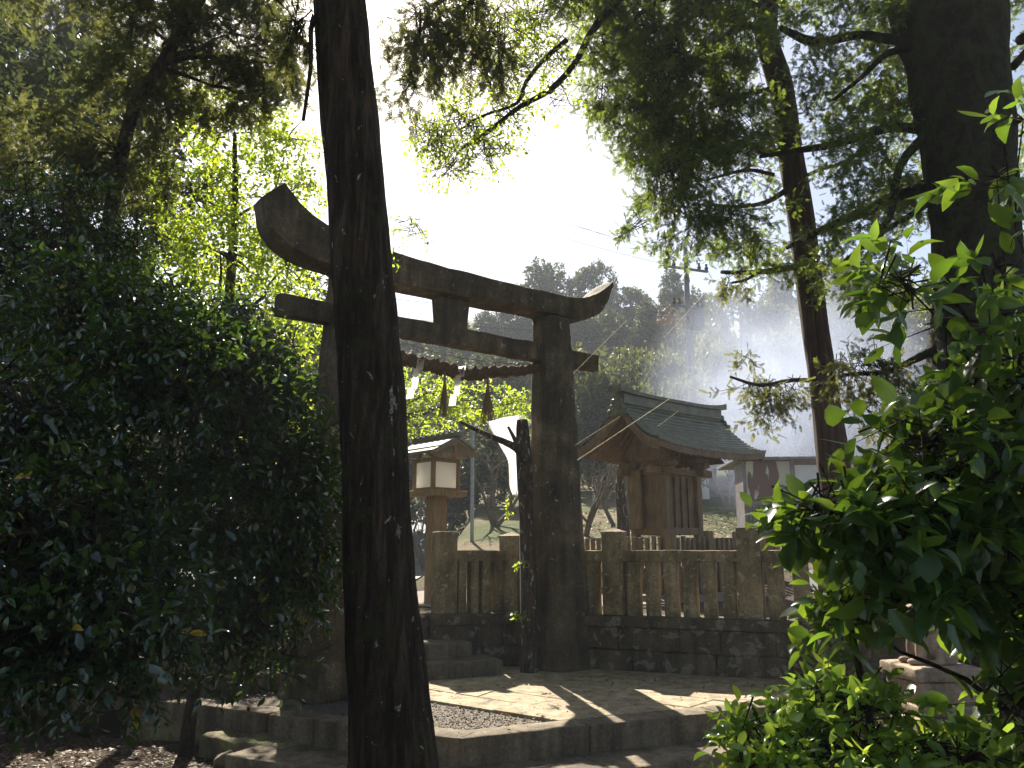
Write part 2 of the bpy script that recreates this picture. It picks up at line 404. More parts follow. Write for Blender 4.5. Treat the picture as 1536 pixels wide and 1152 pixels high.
def foliage(name, blobs, mat, parent, tmpl=QUAD, size=.06, m=7, tw=.3, droop=.2, thr=-.2, seed=1, up=.8, shell=.35, twigs=None, gf=2.2, spread=1.0, jit=.35, hole=None):
    rs = np.random.RandomState(seed); S0 = []; D0 = []
    for (cx, cy, cz, rx, ry, rz, n) in blobs:
        d = unit(rs.normal(size=(n, 3))); rr = (shell**3+(1-shell**3)*rs.uniform(size=(n, 1)))**(1/3.)
        R = np.array([rx, ry, rz]); p = d*rr*R
        lump = 1+.22*field(d*1.0, 2.6, rs)[:, None]*.6; p = p*lump
        g = field(p/np.mean(R), gf, rs)
        k = g > thr; p = p[k]; d = d[k]
        S0.append(p+np.array([cx, cy, cz])); D0.append(unit(d*R[::1]/np.mean(R)))
    S = np.concatenate(S0); D = np.concatenate(D0)
    if hole:
        kk = np.linalg.norm((S-np.array(hole[:3]))/np.array(hole[3:]), axis=1) > 1; S = S[kk]; D = D[kk]
    T = len(S)
    D = unit(D*.7+rs.normal(size=(T, 3))*.5+np.array([0, 0, -droop]))
    if twigs:
        L = tw*1.0; th = rs.uniform(.6, 1.2, size=(T, 1))*tw*.012+.0012
        a = unit(np.cross(D, np.array([.3, .2, 1.0]))); b = np.cross(D, a)
        E = S+D*L+np.array([0, 0, -droop*L*.3]); B = S-D*L*.9
        V = np.stack([B+a*th*1.6, B-a*th*.8+b*th*1.4, B-a*th*.8-b*th*1.4, E], 1)
        me = fastmesh('twig', V-np.array(worldloc(parent)), [(0, 1, 3), (1, 2, 3), (2, 0, 3)], T, 4)
        link('twigs', me, twigs, parent)
    j = np.arange(m)[None, :]; t = (j+rs.uniform(size=(T, m)))/m
    P = S[:, None, :]+D[:, None, :]*(t*tw)[:, :, None]+np.array([0, 0, -1])*(droop*tw*t*t*.4)[:, :, None]
    P = P+rs.normal(size=P.shape)*tw*.05
    a = unit(np.cross(D, np.array([.31, .17, 1.0]))); b = np.cross(D, a)
    an = j*2.4+rs.uniform(0, 6.28, size=(T, 1))
    side = a[:, None, :]*np.cos(an)[:, :, None]+b[:, None, :]*np.sin(an)[:, :, None]
    U = unit(D[:, None, :]*.75+side*spread+rs.normal(size=P.shape)*.2+np.array([0, 0, -droop*.4]))
    N = unit(np.array([0, 0, up])+side*.15+rs.normal(size=P.shape)*jit)
    P = P.reshape(-1, 3); U = U.reshape(-1, 3); N = N.reshape(-1, 3)
    if hole:
        kk = np.linalg.norm((P+U*size*.6-np.array(hole[:3]))/(np.array(hole[3:])*.92), axis=1) > 1; P = P[kk]; U = U[kk]; N = N[kk]
    sz = size*rs.uniform(.5, 1.3, size=len(P))
    V = place(tmpl, P, U, N, sz, rs)-np.array(worldloc(parent))
    me = fastmesh(name, V, tmpl[1], len(P), len(tmpl[0]))
    return link(name, me, mat, parent, smooth=False)

def limb_to(c, frm, r0, seed, sag=.15):
    rg = random.Random(seed); a = Vector(frm); b = Vector(c); n = 4; out = []
    for i in range(n+1):
        t = i/n; p = a.lerp(b, t); L = (b-a).length
        p += Vector((rg.uniform(-1, 1), rg.uniform(-1, 1), rg.uniform(-1, 1)))*L*.05*(0 < i < n) + Vector((0, 0, sag*L*math.sin(t*PI)*.5))
        out.append((p.x, p.y, p.z, r0*(1-t*.75)))
    return out
def dens(bl, k): return [tuple(b[:6])+(int(b[6]*k),) for b in bl]
def tree(name, label, cat, trunk, blobs, lm, bm, tmpl=QUAD, size=.06, limbs=(), group=None, sides=14, ridge=0, amp=.08, auto=True, lr=.35, sm=4, **kw):
    b = trunk[0]; t = thing(name, label, cat, (b[0], b[1], b[2]), group)
    mb = MB(); mb.add(*tube(trunk, sides, sm, amp=amp, ridge=ridge, seed=len(label)))
    for i, l in enumerate(limbs): mb.add(*tube(l, 8, 3, amp=.12, seed=i))
    if auto:
        rg = random.Random(len(label)+len(blobs))
        for i, bl in enumerate(blobs):
            c = Vector(bl[:3]); cand = [p for p in trunk if p[2] <= bl[2]+.2*bl[5]] or trunk
            p = min(cand, key=lambda q: (Vector(q[:3])-c).length)
            mb.add(*tube(limb_to(c, p[:3], min(p[3]*.5, max(bl[3:6])*.05+.01), i), 6, 2, amp=.1, seed=i))
            for k in range(int(6*lr*2)):
                d = Vector((rg.gauss(0, 1), rg.gauss(0, 1), rg.gauss(0, 1)*.6+.1)).normalized()
                e = c+Vector((d.x*bl[3], d.y*bl[4], d.z*bl[5]))*.85
                mb.add(*tube(limb_to(e, c, max(bl[3:6])*.018+.004, k+9*i), 4, 2))
    mb.build('trunk', bm, t, smooth=True)
    if blobs: foliage('crown', blobs, lm, t, tmpl=tmpl, size=size, **kw)
    return t

# ------------------------------------------------------------ terrain
WL = [(-60, 4), (-12, 6.2), (-5, 7.0), (-3.1, 8.6), (-.95, 9.9), (0, 10.35), (3.06, 9.05), (5.2, 8.1), (9, 6.4), (60, -6)]
def wl(x):
    for (a, ya), (b, yb) in zip(WL, WL[1:]):
        if x <= b: return ya+(yb-ya)*(x-a)/(b-a)
    return WL[-1][1]
def sstep(a, b, x): t = max(0, min(1, (x-a)/(b-a))); return t*t*(3-2*t)
def hgt(x, y):
    n = noise.noise(Vector((x*.8, y*.8, 0)))*.04+noise.noise(Vector((x*3, y*3, 4)))*.012
    low = -.44+n-.02*max(0, -y)
    if x < -1: low += .16*sstep(-1, -3.5, x)*sstep(3, 6, y)
    low += .1*sstep(2.6, 4, x)*sstep(4, 7, y)
    hi = .575
    rise = 0
    road = sstep(-1.2, -2.2, x) if y < 30 else 1
    k = sstep(12, 19, y)
    left = sstep(-1.0, -2.4, x-.0)           # the flat drive on the left
    rise = .15*max(0, y-12.5)*(1-left*sstep(40, 24, y))
    if y > 34: rise += (y-34)*.16*sstep(34, 44, y)
    if y > 60: rise += (y-60)*.10
    if y > 150: rise = rise-(y-150)*.26*sstep(150, 200, y)
    if x > 4: rise *= (1-.35*sstep(5, 9, x)*sstep(26, 20, y))
    hi += min(rise, 40)+n*(.6 if y > 12 else .2)*(1+max(0, y-12)*.08)
    w = wl(x); t = sstep(w-.02, w+.10, y) if -3.4 < x < 6 else sstep(w-.4, w+.8, y)
    return low*(1-t)+hi*t
def axis(lo, hi, f0, f1, st):
    xs = list(np.arange(f0, f1+1e-6, st)); s = st; x = f0
    while x > lo: s *= 1.16; x -= s; xs.insert(0, x)
    s = st; x = xs[-1]
    while x < hi: s *= 1.16; x += s; xs.append(x)
    return xs
xs = axis(-160, 160, -5, 6.2, .12); ys = axis(-40, 240, 1.0, 13, .11)
V = [(x, y, hgt(x, y)) for y in ys for x in xs]; nx = len(xs)
Fc = [(j*nx+i, j*nx+i+1, (j+1)*nx+i+1, (j+1)*nx+i) for j in range(len(ys)-1) for i in range(nx-1)]
GMIN = min(v[2] for v in V); GMAX = max(v[2] for v in V)
struct(obj('ground', V, Fc, M['ground'], smooth=True))

def sheet(name, poly, mat, dz, st=.5):
    """thin sheet following the terrain inside a convex polygon"""
    xs_ = [p[0] for p in poly]; ys_ = [p[1] for p in poly]
    X = np.arange(min(xs_), max(xs_)+st, st); Y = np.arange(min(ys_), max(ys_)+st, st)
    def inside(x, y):
        for i in range(len(poly)):
            a = poly[i]; b = poly[(i+1) % len(poly)]
            if (b[0]-a[0])*(y-a[1])-(b[1]-a[1])*(x-a[0]) < -1e-6: return False
        return True
    V = []; Fc = []; id_ = {}
    for i in range(len(X)-1):
        for j in range(len(Y)-1):
            if inside(X[i]+st/2, Y[j]+st/2):
                f = []
                for (a, b) in ((i, j), (i+1, j), (i+1, j+1), (i, j+1)):
                    if (a, b) not in id_: id_[(a, b)] = len(V); V.append((X[a], Y[b], hgt(X[a], Y[b])+dz))
                    f.append(id_[(a, b)])
                Fc.append(tuple(f))
    return struct(obj(name, V, Fc, mat, smooth=True))
sheet('gravel_path', [(-3.6, 8.9), (-.9, 10.2), (.2, 10.8), (4.5, 9.0), (7, 9), (7, 13), (-3, 13.6), (-8, 12)], M['path'], .02, .12)
sheet('road', [(-30, 15.5), (-2.6, 13.9), (-2.0, 22), (-2.6, 34), (-30, 36)], M['asphalt'], .03, .4)
sheet('drive', [(4.8, 11.2), (20, 9), (20, 16), (5, 15)], M['asphalt'], .05, .3)

# ------------------------------------------------------------ platform, steps
A25 = math.radians(24.6); A27 = math.radians(-28)
c0 = np.array([-.38, 6.25]); dR = np.array([math.cos(A25), math.sin(A25)]); dL = np.array([-math.cos(A27), -math.sin(A27)])
nR = np.array([math.sin(A25), -math.cos(A25)]); nL = np.array([dL[1], -dL[0]])*-1.0
if nL[1] > 0: nL = -nL
def isect(o):
    # corner of the outline pushed out by o
    a = c0+nR*o; b = c0+nL*o
    A = np.array([dR, -dL]).T; t = np.linalg.solve(A, b-a); return a+dR*t[0]
poly = [tuple(c0+dL*3.6), tuple(c0), tuple(c0+dR*3.6), (4.6, 7.4), (4.4, 9.6), (0.3, 10.4), (-3.6, 9.6)]
struct(obj('platform', *prism([(p[0]*.998, p[1]+.02) for p in poly], -.6, -.03), M['gravel']))
def kerb_run(name, o, ztop, h, wid, L=1.15, mat=None, far=3.9, farL=3.9):
    mb = MB(); c = isect(o)
    for d, nn, sgn in ((dR, nR, 1), (dL, nL, -1)):
        s = 0.0; k = 0; a = math.atan2(d[1], d[0])
        while s < (far if sgn > 0 else farL):
            l = L*random.uniform(.8, 1.25); st = s+(.0 if k else (0.0 if sgn > 0 else wid*.0))
            ctr = c+d*(st+l/2)-nn*(wid/2)
            mb.add(*rbox((ctr[0], ctr[1], ztop-h/2+random.uniform(-.003, .003)), (l-.008, wid, h), a, r=.016, amp=.007, seed=k+sgn*7+o*3, div=.09)); s += l; k += 1
    return struct(mb.build(name, mat or M['kerb'], smooth=True))
kerb_run('platform_kerb', 0, .004, .24, .26)
kerb_run('lower_step', .52, -.2, .24, .60, farL=1.2)
kerb_run('bottom_step', 1.02, -.40, .2, .58, farL=.3)

# paving slabs (rows along the shrine path), gravel bed on the left
AP = math.radians(-39); pu = np.array([math.cos(AP), math.sin(AP)]); pv = np.array([-math.sin(AP), math.cos(AP)])
def clip(P, q, n, lim):
    out = []
    for i in range(len(P)):
        A_, B_ = P[i], P[(i+1) % len(P)]; fa = np.dot(A_-q, n)-lim; fb = np.dot(B_-q, n)-lim
        if fa <= 0: out.append(A_)
        if fa*fb < 0: out.append(A_+(B_-A_)*fa/(fa-fb))
    return out
def area(P): return .5*abs(sum(P[i][0]*P[(i+1) % len(P)][1]-P[(i+1) % len(P)][0]*P[i][1] for i in range(len(P))))
def slab(mb, P, top, h=.06):
    c = sum(P)/len(P); n = len(P); V = []
    def ring(k, z, zz=None):
        for i, p in enumerate(P):
            d = c-p; L = np.linalg.norm(d); q = p+d/L*k; V.append((q[0], q[1], z+(.002*noise.noise(Vector((q[0]*9, q[1]*9, 0))))))
    ring(.004, top-h); ring(.004, top-.008); ring(.007, top-.002); ring(.014, top)
    Fc = []
    for r_ in range(3):
        for i in range(n): j = (i+1) % n; Fc.append((r_*n+i, r_*n+j, (r_+1)*n+j, (r_+1)*n+i))
    Fc.append(tuple(3*n+i for i in range(n))); mb.add(V, Fc)
mb = MB(); o = np.array([-.83, 7.88]); row = 0; v = 0.0; rr = random.Random(11)
while v < 5.2:
    w = rr.uniform(.30, .5); u = -3.5+rr.uniform(0, .4); sk0 = rr.uniform(-.06, .06)
    while u < 4.5:
        l = rr.uniform(.5, 1.15); sk1 = rr.uniform(-.07, .07)
        P = [o+pu*(u+sk0)+pv*v, o+pu*(u+l+sk1)+pv*v, o+pu*(u+l-sk1)+pv*(v+w), o+pu*(u-sk0)+pv*(v+w)]
        P = clip(P, c0, nR, -.268); P = clip(P, c0, nL, -.268) if len(P) > 2 else P
        if len(P) > 2 and area(P) > .02:
            c_ = sum(P)/len(P)
            if c_[1] < wl(c_[0])+.1 and -3.4 < c_[0] < 4.2: slab(mb, P, rr.uniform(-.006, .004))
        u += l; sk0 = sk1
    v += w; row += 1
struct(mb.build('paving', M['paver']))
g = [gp(640, 1050, 0), gp(740, 1068, 0), gp(880, 1092, 0), gp(690, 1112, 0), gp(600, 1100, 0)]

# stairs behind the gate
mb = MB(); da = A25
ud = np.array([math.cos(da), math.sin(da)]); vd = np.array([-math.sin(da), math.cos(da)])
s1 = np.array([-.0963, 9.329])
ends = [(0.0, 0), (-.30, 1), (-.95, 2)]
ends = [(0.0, .16, 0), (-.24, .32, .34), (-.95, .48, .68)]
for k, (e, z, back) in enumerate(ends):
    u = e
    while u > -4.6:
        l = rr.uniform(1.0, 1.5); c = s1+ud*(u-l/2)+vd*(back+.28)
        mb.add(*rbox((c[0], c[1], z-.12), (l-.006, .56, .24), da, r=.014, amp=.006, seed=k*5+u, div=.1)); u -= l
u = -1.0
while u > -4.6:
    l = rr.uniform(1.0, 1.5); c = s1+ud*(u-l/2)+vd*(1.0+.24)
    mb.add(*rbox((c[0], c[1], .60-.12), (l-.006, .5, .24), da, r=.014, amp=.006, seed=u, div=.1)); u -= l
struct(mb.build('stone_steps', M['step'], smooth=True))

# ------------------------------------------------------------ retaining wall (right + under the left fence)
FA = np.array([-.92, 9.80]); FB = np.array([0.0, 10.16]); FCn = np.array([3.06, 8.90]); FD = np.array([6.2, 7.60])
def seg_wall(mb, cop, a, b, z1=.6, seed=0):
    d = b-a; L = np.linalg.norm(d); d /= L; n = np.array([d[1], -d[0]]); an = math.atan2(d[1], d[0])
    rg = random.Random(seed)
    u = 0
    while u < L-.05:
        l = min(rg.uniform(1.1, 1.7), L-u); c = a+d*(u+l/2)-n*.16
        cop.add(*rbox((c[0], c[1], z1-.06), (l-.006, .44, .12), an, r=.015, amp=.007, seed=seed+u, div=.1)); u += l
    z = z1-.12
    for hh in (.26, .24, .3):
        u = 0
        while u < L-.05:
            l = min(rg.uniform(.35, .95), L-u); c = a+d*(u+l/2)-n*(.19+rg.uniform(-.012, .012))
            mb.add(*rbox((c[0], c[1], z-hh/2), (l-.004, .40, hh-.003), an, r=.018, amp=.016, seed=seed+u*3+z, div=.07)); u += l
        z -= hh
t = thing('stone_wall', 'dark mossy block retaining wall carrying the stone fence', 'wall', (1.5, 9.4, 0))
mb = MB(); cop = MB()
seg_wall(mb, cop, FA, FB, seed=1); seg_wall(mb, cop, FB, FD, seed=2)
mb.build('blocks', M['wall'], t, smooth=True); cop.build('coping', M['wall'], t, smooth=True)

# stone fence
t = thing('stone_fence', 'weathered stone post and rail fence standing on the retaining wall', 'fence', (1.5, 9.6, .6))
def post(x, y, an, top, w=.25, cap=True, seed=0):
    o = MB().add(*rbox((x, y, (.6+top-.0)/2), (w, w, top-.6), an, r=.012, amp=.005, seed=seed)).build('post', M['fence'], t, smooth=True)
    if cap:
        h = w/2+.004; q = [rot((sx*h, sy*h, 0), an) for sx, sy in ((-1, -1), (1, -1), (1, 1), (-1, 1))]
        V = [(x+p[0], y+p[1], top-.01) for p in q]+[(x+p[0], y+p[1], top+.025) for p in q]+[(x, y, top+.075)]
        obj('cap', V, [(0, 3, 2, 1), (0, 1, 5, 4), (1, 2, 6, 5), (2, 3, 7, 6), (3, 0, 4, 7), (4, 5, 8), (5, 6, 8), (6, 7, 8), (7, 4, 8)], M['fence'], o)
    return o
def panel(a, b, pitch, bw=.15, bd=.16, inset=.13, seed=0):
    d = b-a; L = np.linalg.norm(d); d /= L; an = math.atan2(d[1], d[0]); c = (a+b)/2
    MB().add(*rbox((c[0], c[1], 1.345-.065), (L-2*inset+.04, .17, .13), an, r=.012, amp=.006, seed=seed, div=.1)).build('rail', M['fence'], t, smooth=True)
    n = max(1, int(round((L-2*inset)/pitch))); st = (L-2*inset)/n
    for i in range(n):
        p = a+d*(inset+st*(i+.5)); rg = random.Random(seed*50+i)
        MB().add(*rbox((p[0], p[1], .905), (bw*rg.uniform(.92, 1.06), bd, .63), an+rg.uniform(-.03, .03), r=.012, amp=.005, seed=seed*9+i)).build('baluster', M['fence'], t, smooth=True)
bk = .17
FL0 = FA+np.array([.1, bk+.02]); FL1 = FB+np.array([0, bk])
an_l = math.atan2(*(FL1-FL0)[::-1]); an_r = math.atan2(*(FD-FB)[::-1]); dr = (FD-FB)/np.linalg.norm(FD-FB)
post(FL0[0], FL0[1], an_l, 1.57, .25, False, 1); post(FL1[0], FL1[1], an_r, 1.50, .25, True, 2)
P2 = FL1+dr*1.33; P3 = FL1+dr*2.90; P4 = FL1+dr*4.75; P5 = FL1+dr*6.4
post(P2[0], P2[1], an_r, 1.54, .25, True, 3); post(P3[0], P3[1], an_r, 1.60, .26, False, 4); post(P4[0], P4[1], an_r, 1.56, .25, True, 5)
panel(FL0, FL1, .165, .11, .16, seed=1); panel(FL1, P2, .25, .15, .14, seed=2); panel(P2, P3, .215, .15, .15, seed=3)
panel(P3, P4, .27, .185, .15, seed=4); panel(P4, P5, .27, .18, .15, seed=5)

# ------------------------------------------------------------ torii
TL = np.array([-1.834, 8.14]); TA = math.radians(36.98); td = np.array([math.cos(TA), math.sin(TA)]); tn = np.array([math.sin(TA), -math.cos(TA)])
def T(s, q, z): p = TL+td*s+tn*q; return (p[0], p[1], z)       # q towards the camera
t = thing('torii_gate', 'old dark stone torii gate with upswept lintel ends', 'torii', T(1.49, 0, 0))
def pillar(s0, s1_, seed):
    V = []; Fc = []; zs = np.linspace(-.05, 4.24, 54); k = 0; N = 32
    for z in zs:
        f = (z+.05)/4.3; hw = .355-.142*f+.02*max(0, 1-z*5); s = s0+(s1_-s0)*f
        if abs(z-2.02) < .05: hw -= .006
        for i in range(N):
            an = 2*PI*(i+.5)/N; c, sn = math.cos(an), math.sin(an)
            r = 1/((abs(c)**3.2+abs(sn)**3.2)**(1/3.2)); r = min(r, 1.11)
            p = T(s+c*r*hw*.98, sn*r*hw*.98, z)
            nn = noise.noise(Vector(p)*5+Vector((seed, 0, 0)))*.012+noise.noise(Vector(p)*17)*.005
            V.append(T(s+c*(r*hw+nn), sn*(r*hw+nn), z))
    for a in range(len(zs)-1):
        for i in range(N): j = (i+1) % N; Fc.append((a*N+i, a*N+j, (a+1)*N+j, (a+1)*N+i))
    Fc.append(tuple(range((len(zs)-1)*N, len(zs)*N))); Fc.append(tuple(range(N-1, -1, -1)))
    obj('pillar', V, Fc, M['torii'], t, smooth=True)
pillar(0.0, .12, 1); pillar(3.0, 2.93, 2)
def beam(top, bot, hd, name, seed, n=7, peak=0.03):
    a = catmull([(p[0], p[1]) for p in top], n); b = catmull([(p[0], p[1]) for p in bot], n)
    V = []; Fc = []; m_ = 6
    prof = [(-1, 0), (-1, 1), (-.5, 1.0), (.5, 1.0), (1, 1), (1, 0)]
    N = 18
    for i in range(len(a)):
        for k in range(N):
            # loop: bottom q -1..1 , side, top, side
            if k < 4: q, f = -1+2*k/4., 0
            elif k < 9: q, f = 1, (k-4)/5.
            elif k < 13: q, f = 1-2*(k-9)/4., 1
            else: q, f = -1, 1-(k-13)/5.
            s = b[i][0]*(1-f)+a[i][0]*f; z = b[i][1]*(1-f)+a[i][1]*f
            if f == 1: z += peak*(1-abs(q))
            qq = q*hd*(.88+.12*f)
            if abs(q) == 1 and f in (0, 1): qq *= .965
            p = T(s, qq, z); nn = noise.noise_vector(Vector(p)*4+Vector((seed, 0, 0)))*.012+noise.noise_vector(Vector(p)*13)*.006
            V.append(tuple(Vector(p)+nn))
    for i in range(len(a)-1):
        for k in range(N): j = (k+1) % N; Fc.append((i*N+k, (i+1)*N+k, (i+1)*N+j, i*N+j))
    Fc.append(tuple(range(N-1, -1, -1))); Fc.append(tuple(range((len(a)-1)*N, len(a)*N)))
    o = obj(name, V, Fc, M['torii'], t); 
    return o
ktop = [(-.74, 5.00), (-.50, 4.78), (-.12, 4.63), (.63, 4.545), (1.5, 4.52), (2.64, 4.52), (3.22, 4.545), (3.54, 4.66), (3.84, 4.89)]
kbot = [(-.92, 4.84), (-.82, 4.50), (-.45, 4.30), (.4, 4.235), (1.5, 4.235), (2.6, 4.27), (3.22, 4.28), (3.64, 4.44), (3.87, 4.84)]
beam(ktop, kbot, .21, 'lintel', 1)
beam([(s, 3.875+.004*math.sin(s*5)) for s in np.linspace(-.67, 3.67, 9)], [(s, 3.665) for s in np.linspace(-.67, 3.67, 9)], .085, 'tie_beam', 2, 5, 0)
c = T(1.40, 0, 4.04); MB().add(*rbox(c, (.38, .16, .36), TA, r=.02, amp=.015, seed=3, taper=1.12)).build('strut', M['torii'], t, smooth=True)

# shimenawa
rp = []
for i in range(49):
    f = i/48.; s = .22+f*2.5; z = 3.60-.22*math.sin(PI*f)+.0*f+(.03*math.sin(f*19))*(.4)
    rp.append((s, z))
V = []; Fc = []; N = 12; n_ = 260
for i in range(n_):
    f = i/(n_-1.); x = f*48; a = int(min(47, x)); fr = x-a; s = rp[a][0]*(1-fr)+rp[a+1][0]*fr; z = rp[a][1]*(1-fr)+rp[a+1][1]*fr
    R=0;R = .072*(.8+.3*math.sin(PI*f))
    for k in range(N):
        an = 2*PI*k/N; tw = abs(math.sin(1.5*(an-f*38)))
        r = R*(.66+.42*tw)*(1+.5*noise.noise(Vector((f*170, k*1.7, 0))))
        V.append(T(s, -.02+r*math.cos(an), z+r*math.sin(an)))
for i in range(n_-1):
    for k in range(N): j = (k+1) % N; Fc.append((i*N+k, i*N+j, (i+1)*N+j, (i+1)*N+k))
ro = obj('shimenawa_rope', V, Fc, M['rope'], loc=T(1.45, 0, 3.4), smooth=True)
tag(ro, 'thick twisted brown straw rope strung between the torii pillars', 'rope')
# straw fibres sticking out of the rope
rs = np.random.RandomState(4); n = 4200; ff = rs.uniform(size=n)
S = np.interp(ff*48, np.arange(49), [p[0] for p in rp]); Z = np.interp(ff*48, np.arange(49), [p[1] for p in rp]); an = rs.uniform(0, 6.28, n)
P = np.stack([TL[0]+td[0]*S+tn[0]*.04*np.cos(an), TL[1]+td[1]*S+tn[1]*.04*np.cos(an), Z+.04*np.sin(an)], 1)
U = unit(np.stack([td[0]*1.0+tn[0]*np.cos(an)*.8, td[1]+tn[1]*np.cos(an)*.8, np.sin(an)*.8-.3], 1)+rs.normal(size=(n, 3))*.4)
Vv = place((np.array([(0, -.012, 0), (0, .012, 0), (1, 0, 0)]), 0), P, U, unit(rs.normal(size=(n, 3))), rs.uniform(.03, .085, n))
me = fastmesh('fibre', Vv-np.array(ro.location), [(0, 1, 2)], n, 3); link('fibres', me, M['rope'], ro)
# wire above the rope
w_ = obj('rope_wire', *tube([(*T(.25, .05, 3.66), .004), (*T(1.4, .05, 3.53), .004), (*T(2.75, .05, 3.60), .004)], 5, 8), M['straw'], loc=T(1.4, 0, 3.5))
tag(w_, 'thin pale wire stretched just above the straw rope', 'wire')
# hanging paper streamers and straw tassels
def shide(px, pt, pb, label):
    d = ray(px, pt); det = None
    s = {622: .98, 684: 1.53}[px]; z0 = 3.42; L = .46 if px == 622 else .48
    mbp = MB(); x = 0; z = z0
    for k in range(4):
        h = L/4*1.08; w = .085; dx = (-.028 if k % 2 else .0)-.03*k; q = .06+.012*(k % 2)
        pts = []
        for (a, b) in ((dx-w/2, z), (dx+w/2, z+.02), (dx+w/2-.02, z-h+.02), (dx-w/2-.02, z-h)):
            pts.append((a, b))
        V = [T(s+a, q+.01*math.sin(a*40), b) for a, b in pts]+[T(s+a, q+.0015+.01*math.sin(a*40), b) for a, b in pts]
        mbp.add(V, [(0, 1, 2, 3), (7, 6, 5, 4), (0, 4, 5, 1), (1, 5, 6, 2), (2, 6, 7, 3), (3, 7, 4, 0)]); z -= h*.9
    o = mbp.build('paper_streamer', M['paper'], loc=T(s, .06, z0)); tag(o, label, 'paper streamer', 'folded paper streamers on the rope')
shide(622, 550, 605, 'white folded paper streamer on the rope nearest the big foreground trunk')
shide(684, 560, 615, 'white folded paper streamer between the two straw tassels on the rope')
def tassel(s, ztop, L, w, label):
    mbp = MB(); rg = random.Random(int(s*100)); q = .02
    mbp.add(*tube([(*T(s, q, ztop), .012), (*T(s, q, ztop-.22), .016)], 6, 2))
    for k in range(70):
        a = rg.uniform(0, 6.28); r = math.sqrt(rg.random()); e = (r*w*math.cos(a), r*w*math.sin(a)*.8)
        l = L*rg.uniform(.82, 1.05); z0 = ztop-.18
        mbp.add(*tube([(*T(s+e[0]*.12, q+e[1]*.12, z0), .004), (*T(s+e[0]*.5, q+e[1]*.5, z0-l*.5), .0035), (*T(s+e[0], q+e[1], z0-l), .002)], 3, 1, cap=False))
    o = mbp.build('straw_tassel', M['straw'], loc=T(s, q, ztop)); tag(o, label, 'tassel', 'straw tassels on the rope')
tassel(1.32, 3.42, .42, .075, 'slim straw tassel hanging from the rope between the paper streamers')
tassel(1.92, 3.44, .46, .10, 'wide straw tassel on the rope nearest the right pillar')

# ------------------------------------------------------------ wooden lantern
lp = at(651, 900, 11.9); lx, ly = lp[0], 11.9; LA = math.radians(42)
t = thing('wooden_lantern', 'wooden post lantern with glowing white paper panels beside the steps', 'lantern', (lx, ly, .6))
LS = 1.1
def Lc(a, b, z): p = rot((a*LS, b*LS, 0), LA); return (lx+p[0], ly+p[1], z if z < 1.4 else 1.35+(z-1.35)*1.11)
MB().add(*rbox(Lc(0, 0, 1.37), (.21, .21, 1.56), LA, r=.01, amp=.002)).build('post', M['wood_lan'], t, smooth=True)
MB().add(*rbox(Lc(.13, .0, 1.37), (.05, .13, 1.56), LA, r=.01, amp=.002)).build('brace', M['wood_lan'], t, smooth=True)
MB().add(*rbox(Lc(0, 0, 2.08), (.66, .66, .08), LA, r=.008, amp=.001)).build('sill', M['wood_lan'], t, smooth=True)
fr = MB()
for a in (-1, 1):
    for b in (-1, 1): fr.add(*rbox(Lc(a*.205, b*.205, 2.325), (.055, .055, .46), LA, r=.005, amp=.001))
for a in (-1, 1):
    fr.add(*rbox(Lc(0, a*.205, 2.515), (.40, .045, .05), LA, r=.004, amp=0)); fr.add(*rbox(Lc(a*.205, 0, 2.515), (.045, .40, .05), LA, r=.004, amp=0))
    fr.add(*rbox(Lc(0, a*.205, 2.135), (.40, .045, .04), LA, r=.004, amp=0)); fr.add(*rbox(Lc(a*.205, 0, 2.135), (.045, .40, .04), LA, r=.004, amp=0))
fr.build('frame', M['wood_lan'], t, smooth=True)
for a, b, ww in ((1, 0, 0), (-1, 0, 0), (0, 1, 1), (0, -1, 1)):
    MB().add(*qbox(Lc(a*.2, b*.2, 2.32), (.004 if not ww else .396, .396 if not ww else .004, .37), LA)).build('paper_panel', M['paper'], t)
# gabled roof, ridge along local y
def gable(mb, hw, ln, z0, z1, th, curve, fn, nseg=8):
    prof = []
    for i in range(-nseg, nseg+1):
        f = i/nseg; prof.append((f*hw, z1-(z1-z0)*(abs(f)**curve)))
    n = len(prof); V = []; Fc = []
    for e in (-1, 1):
        for (x, z) in prof: V.append(fn(x, e*ln/2, z+th))
        for (x, z) in prof: V.append(fn(x, e*ln/2, z))
    for i in range(n-1):
        Fc += [(i, i+1, 2*n+i+1, 2*n+i), (n+i+1, n+i, 3*n+i, 3*n+i+1), (i, n+i, n+i+1, i+1), (2*n+i, 2*n+i+1, 3*n+i+1, 3*n+i)]
    Fc += [(0, 2*n, 3*n, n), (n-1, 2*n-1, 4*n-1, 3*n-1)]
    mb.add(V, Fc)
rf = MB(); gable(rf, .40, .90, 2.57, 2.76, .035, .92, Lc); gable(rf, .29, .93, 2.64, 2.79, .03, .95, Lc)
rf.build('roof', M['copper'], t)
rb = MB().add(*rbox(Lc(0, 0, 2.83), (.10, 1.16, .08), LA, r=.012, amp=.001))
for i in range(8): rb.add(*rbox(Lc(0, -.45+.13*i, 2.873), (.11, .05, .03), LA, r=.01, amp=0))
rb.build('ridge', M['copper'], t, smooth=True)
for e in (-1, 1):
    bg = MB()
    for sg in (-1, 1):
        bg.add(*tube([(*Lc(0, e*.44, 2.75), .022), (*Lc(sg*.37, e*.44, 2.575), .022)], 4, 1))
    bg.add(*rbox(Lc(0, e*.40, 2.60), (.05, .03, .2), LA, r=.004, amp=0)); bg.add(*rbox(Lc(0, e*.40, 2.56), (.5, .04, .04), LA, r=.004, amp=0))
    bg.build('gable_board', M['wood_lan'], t)

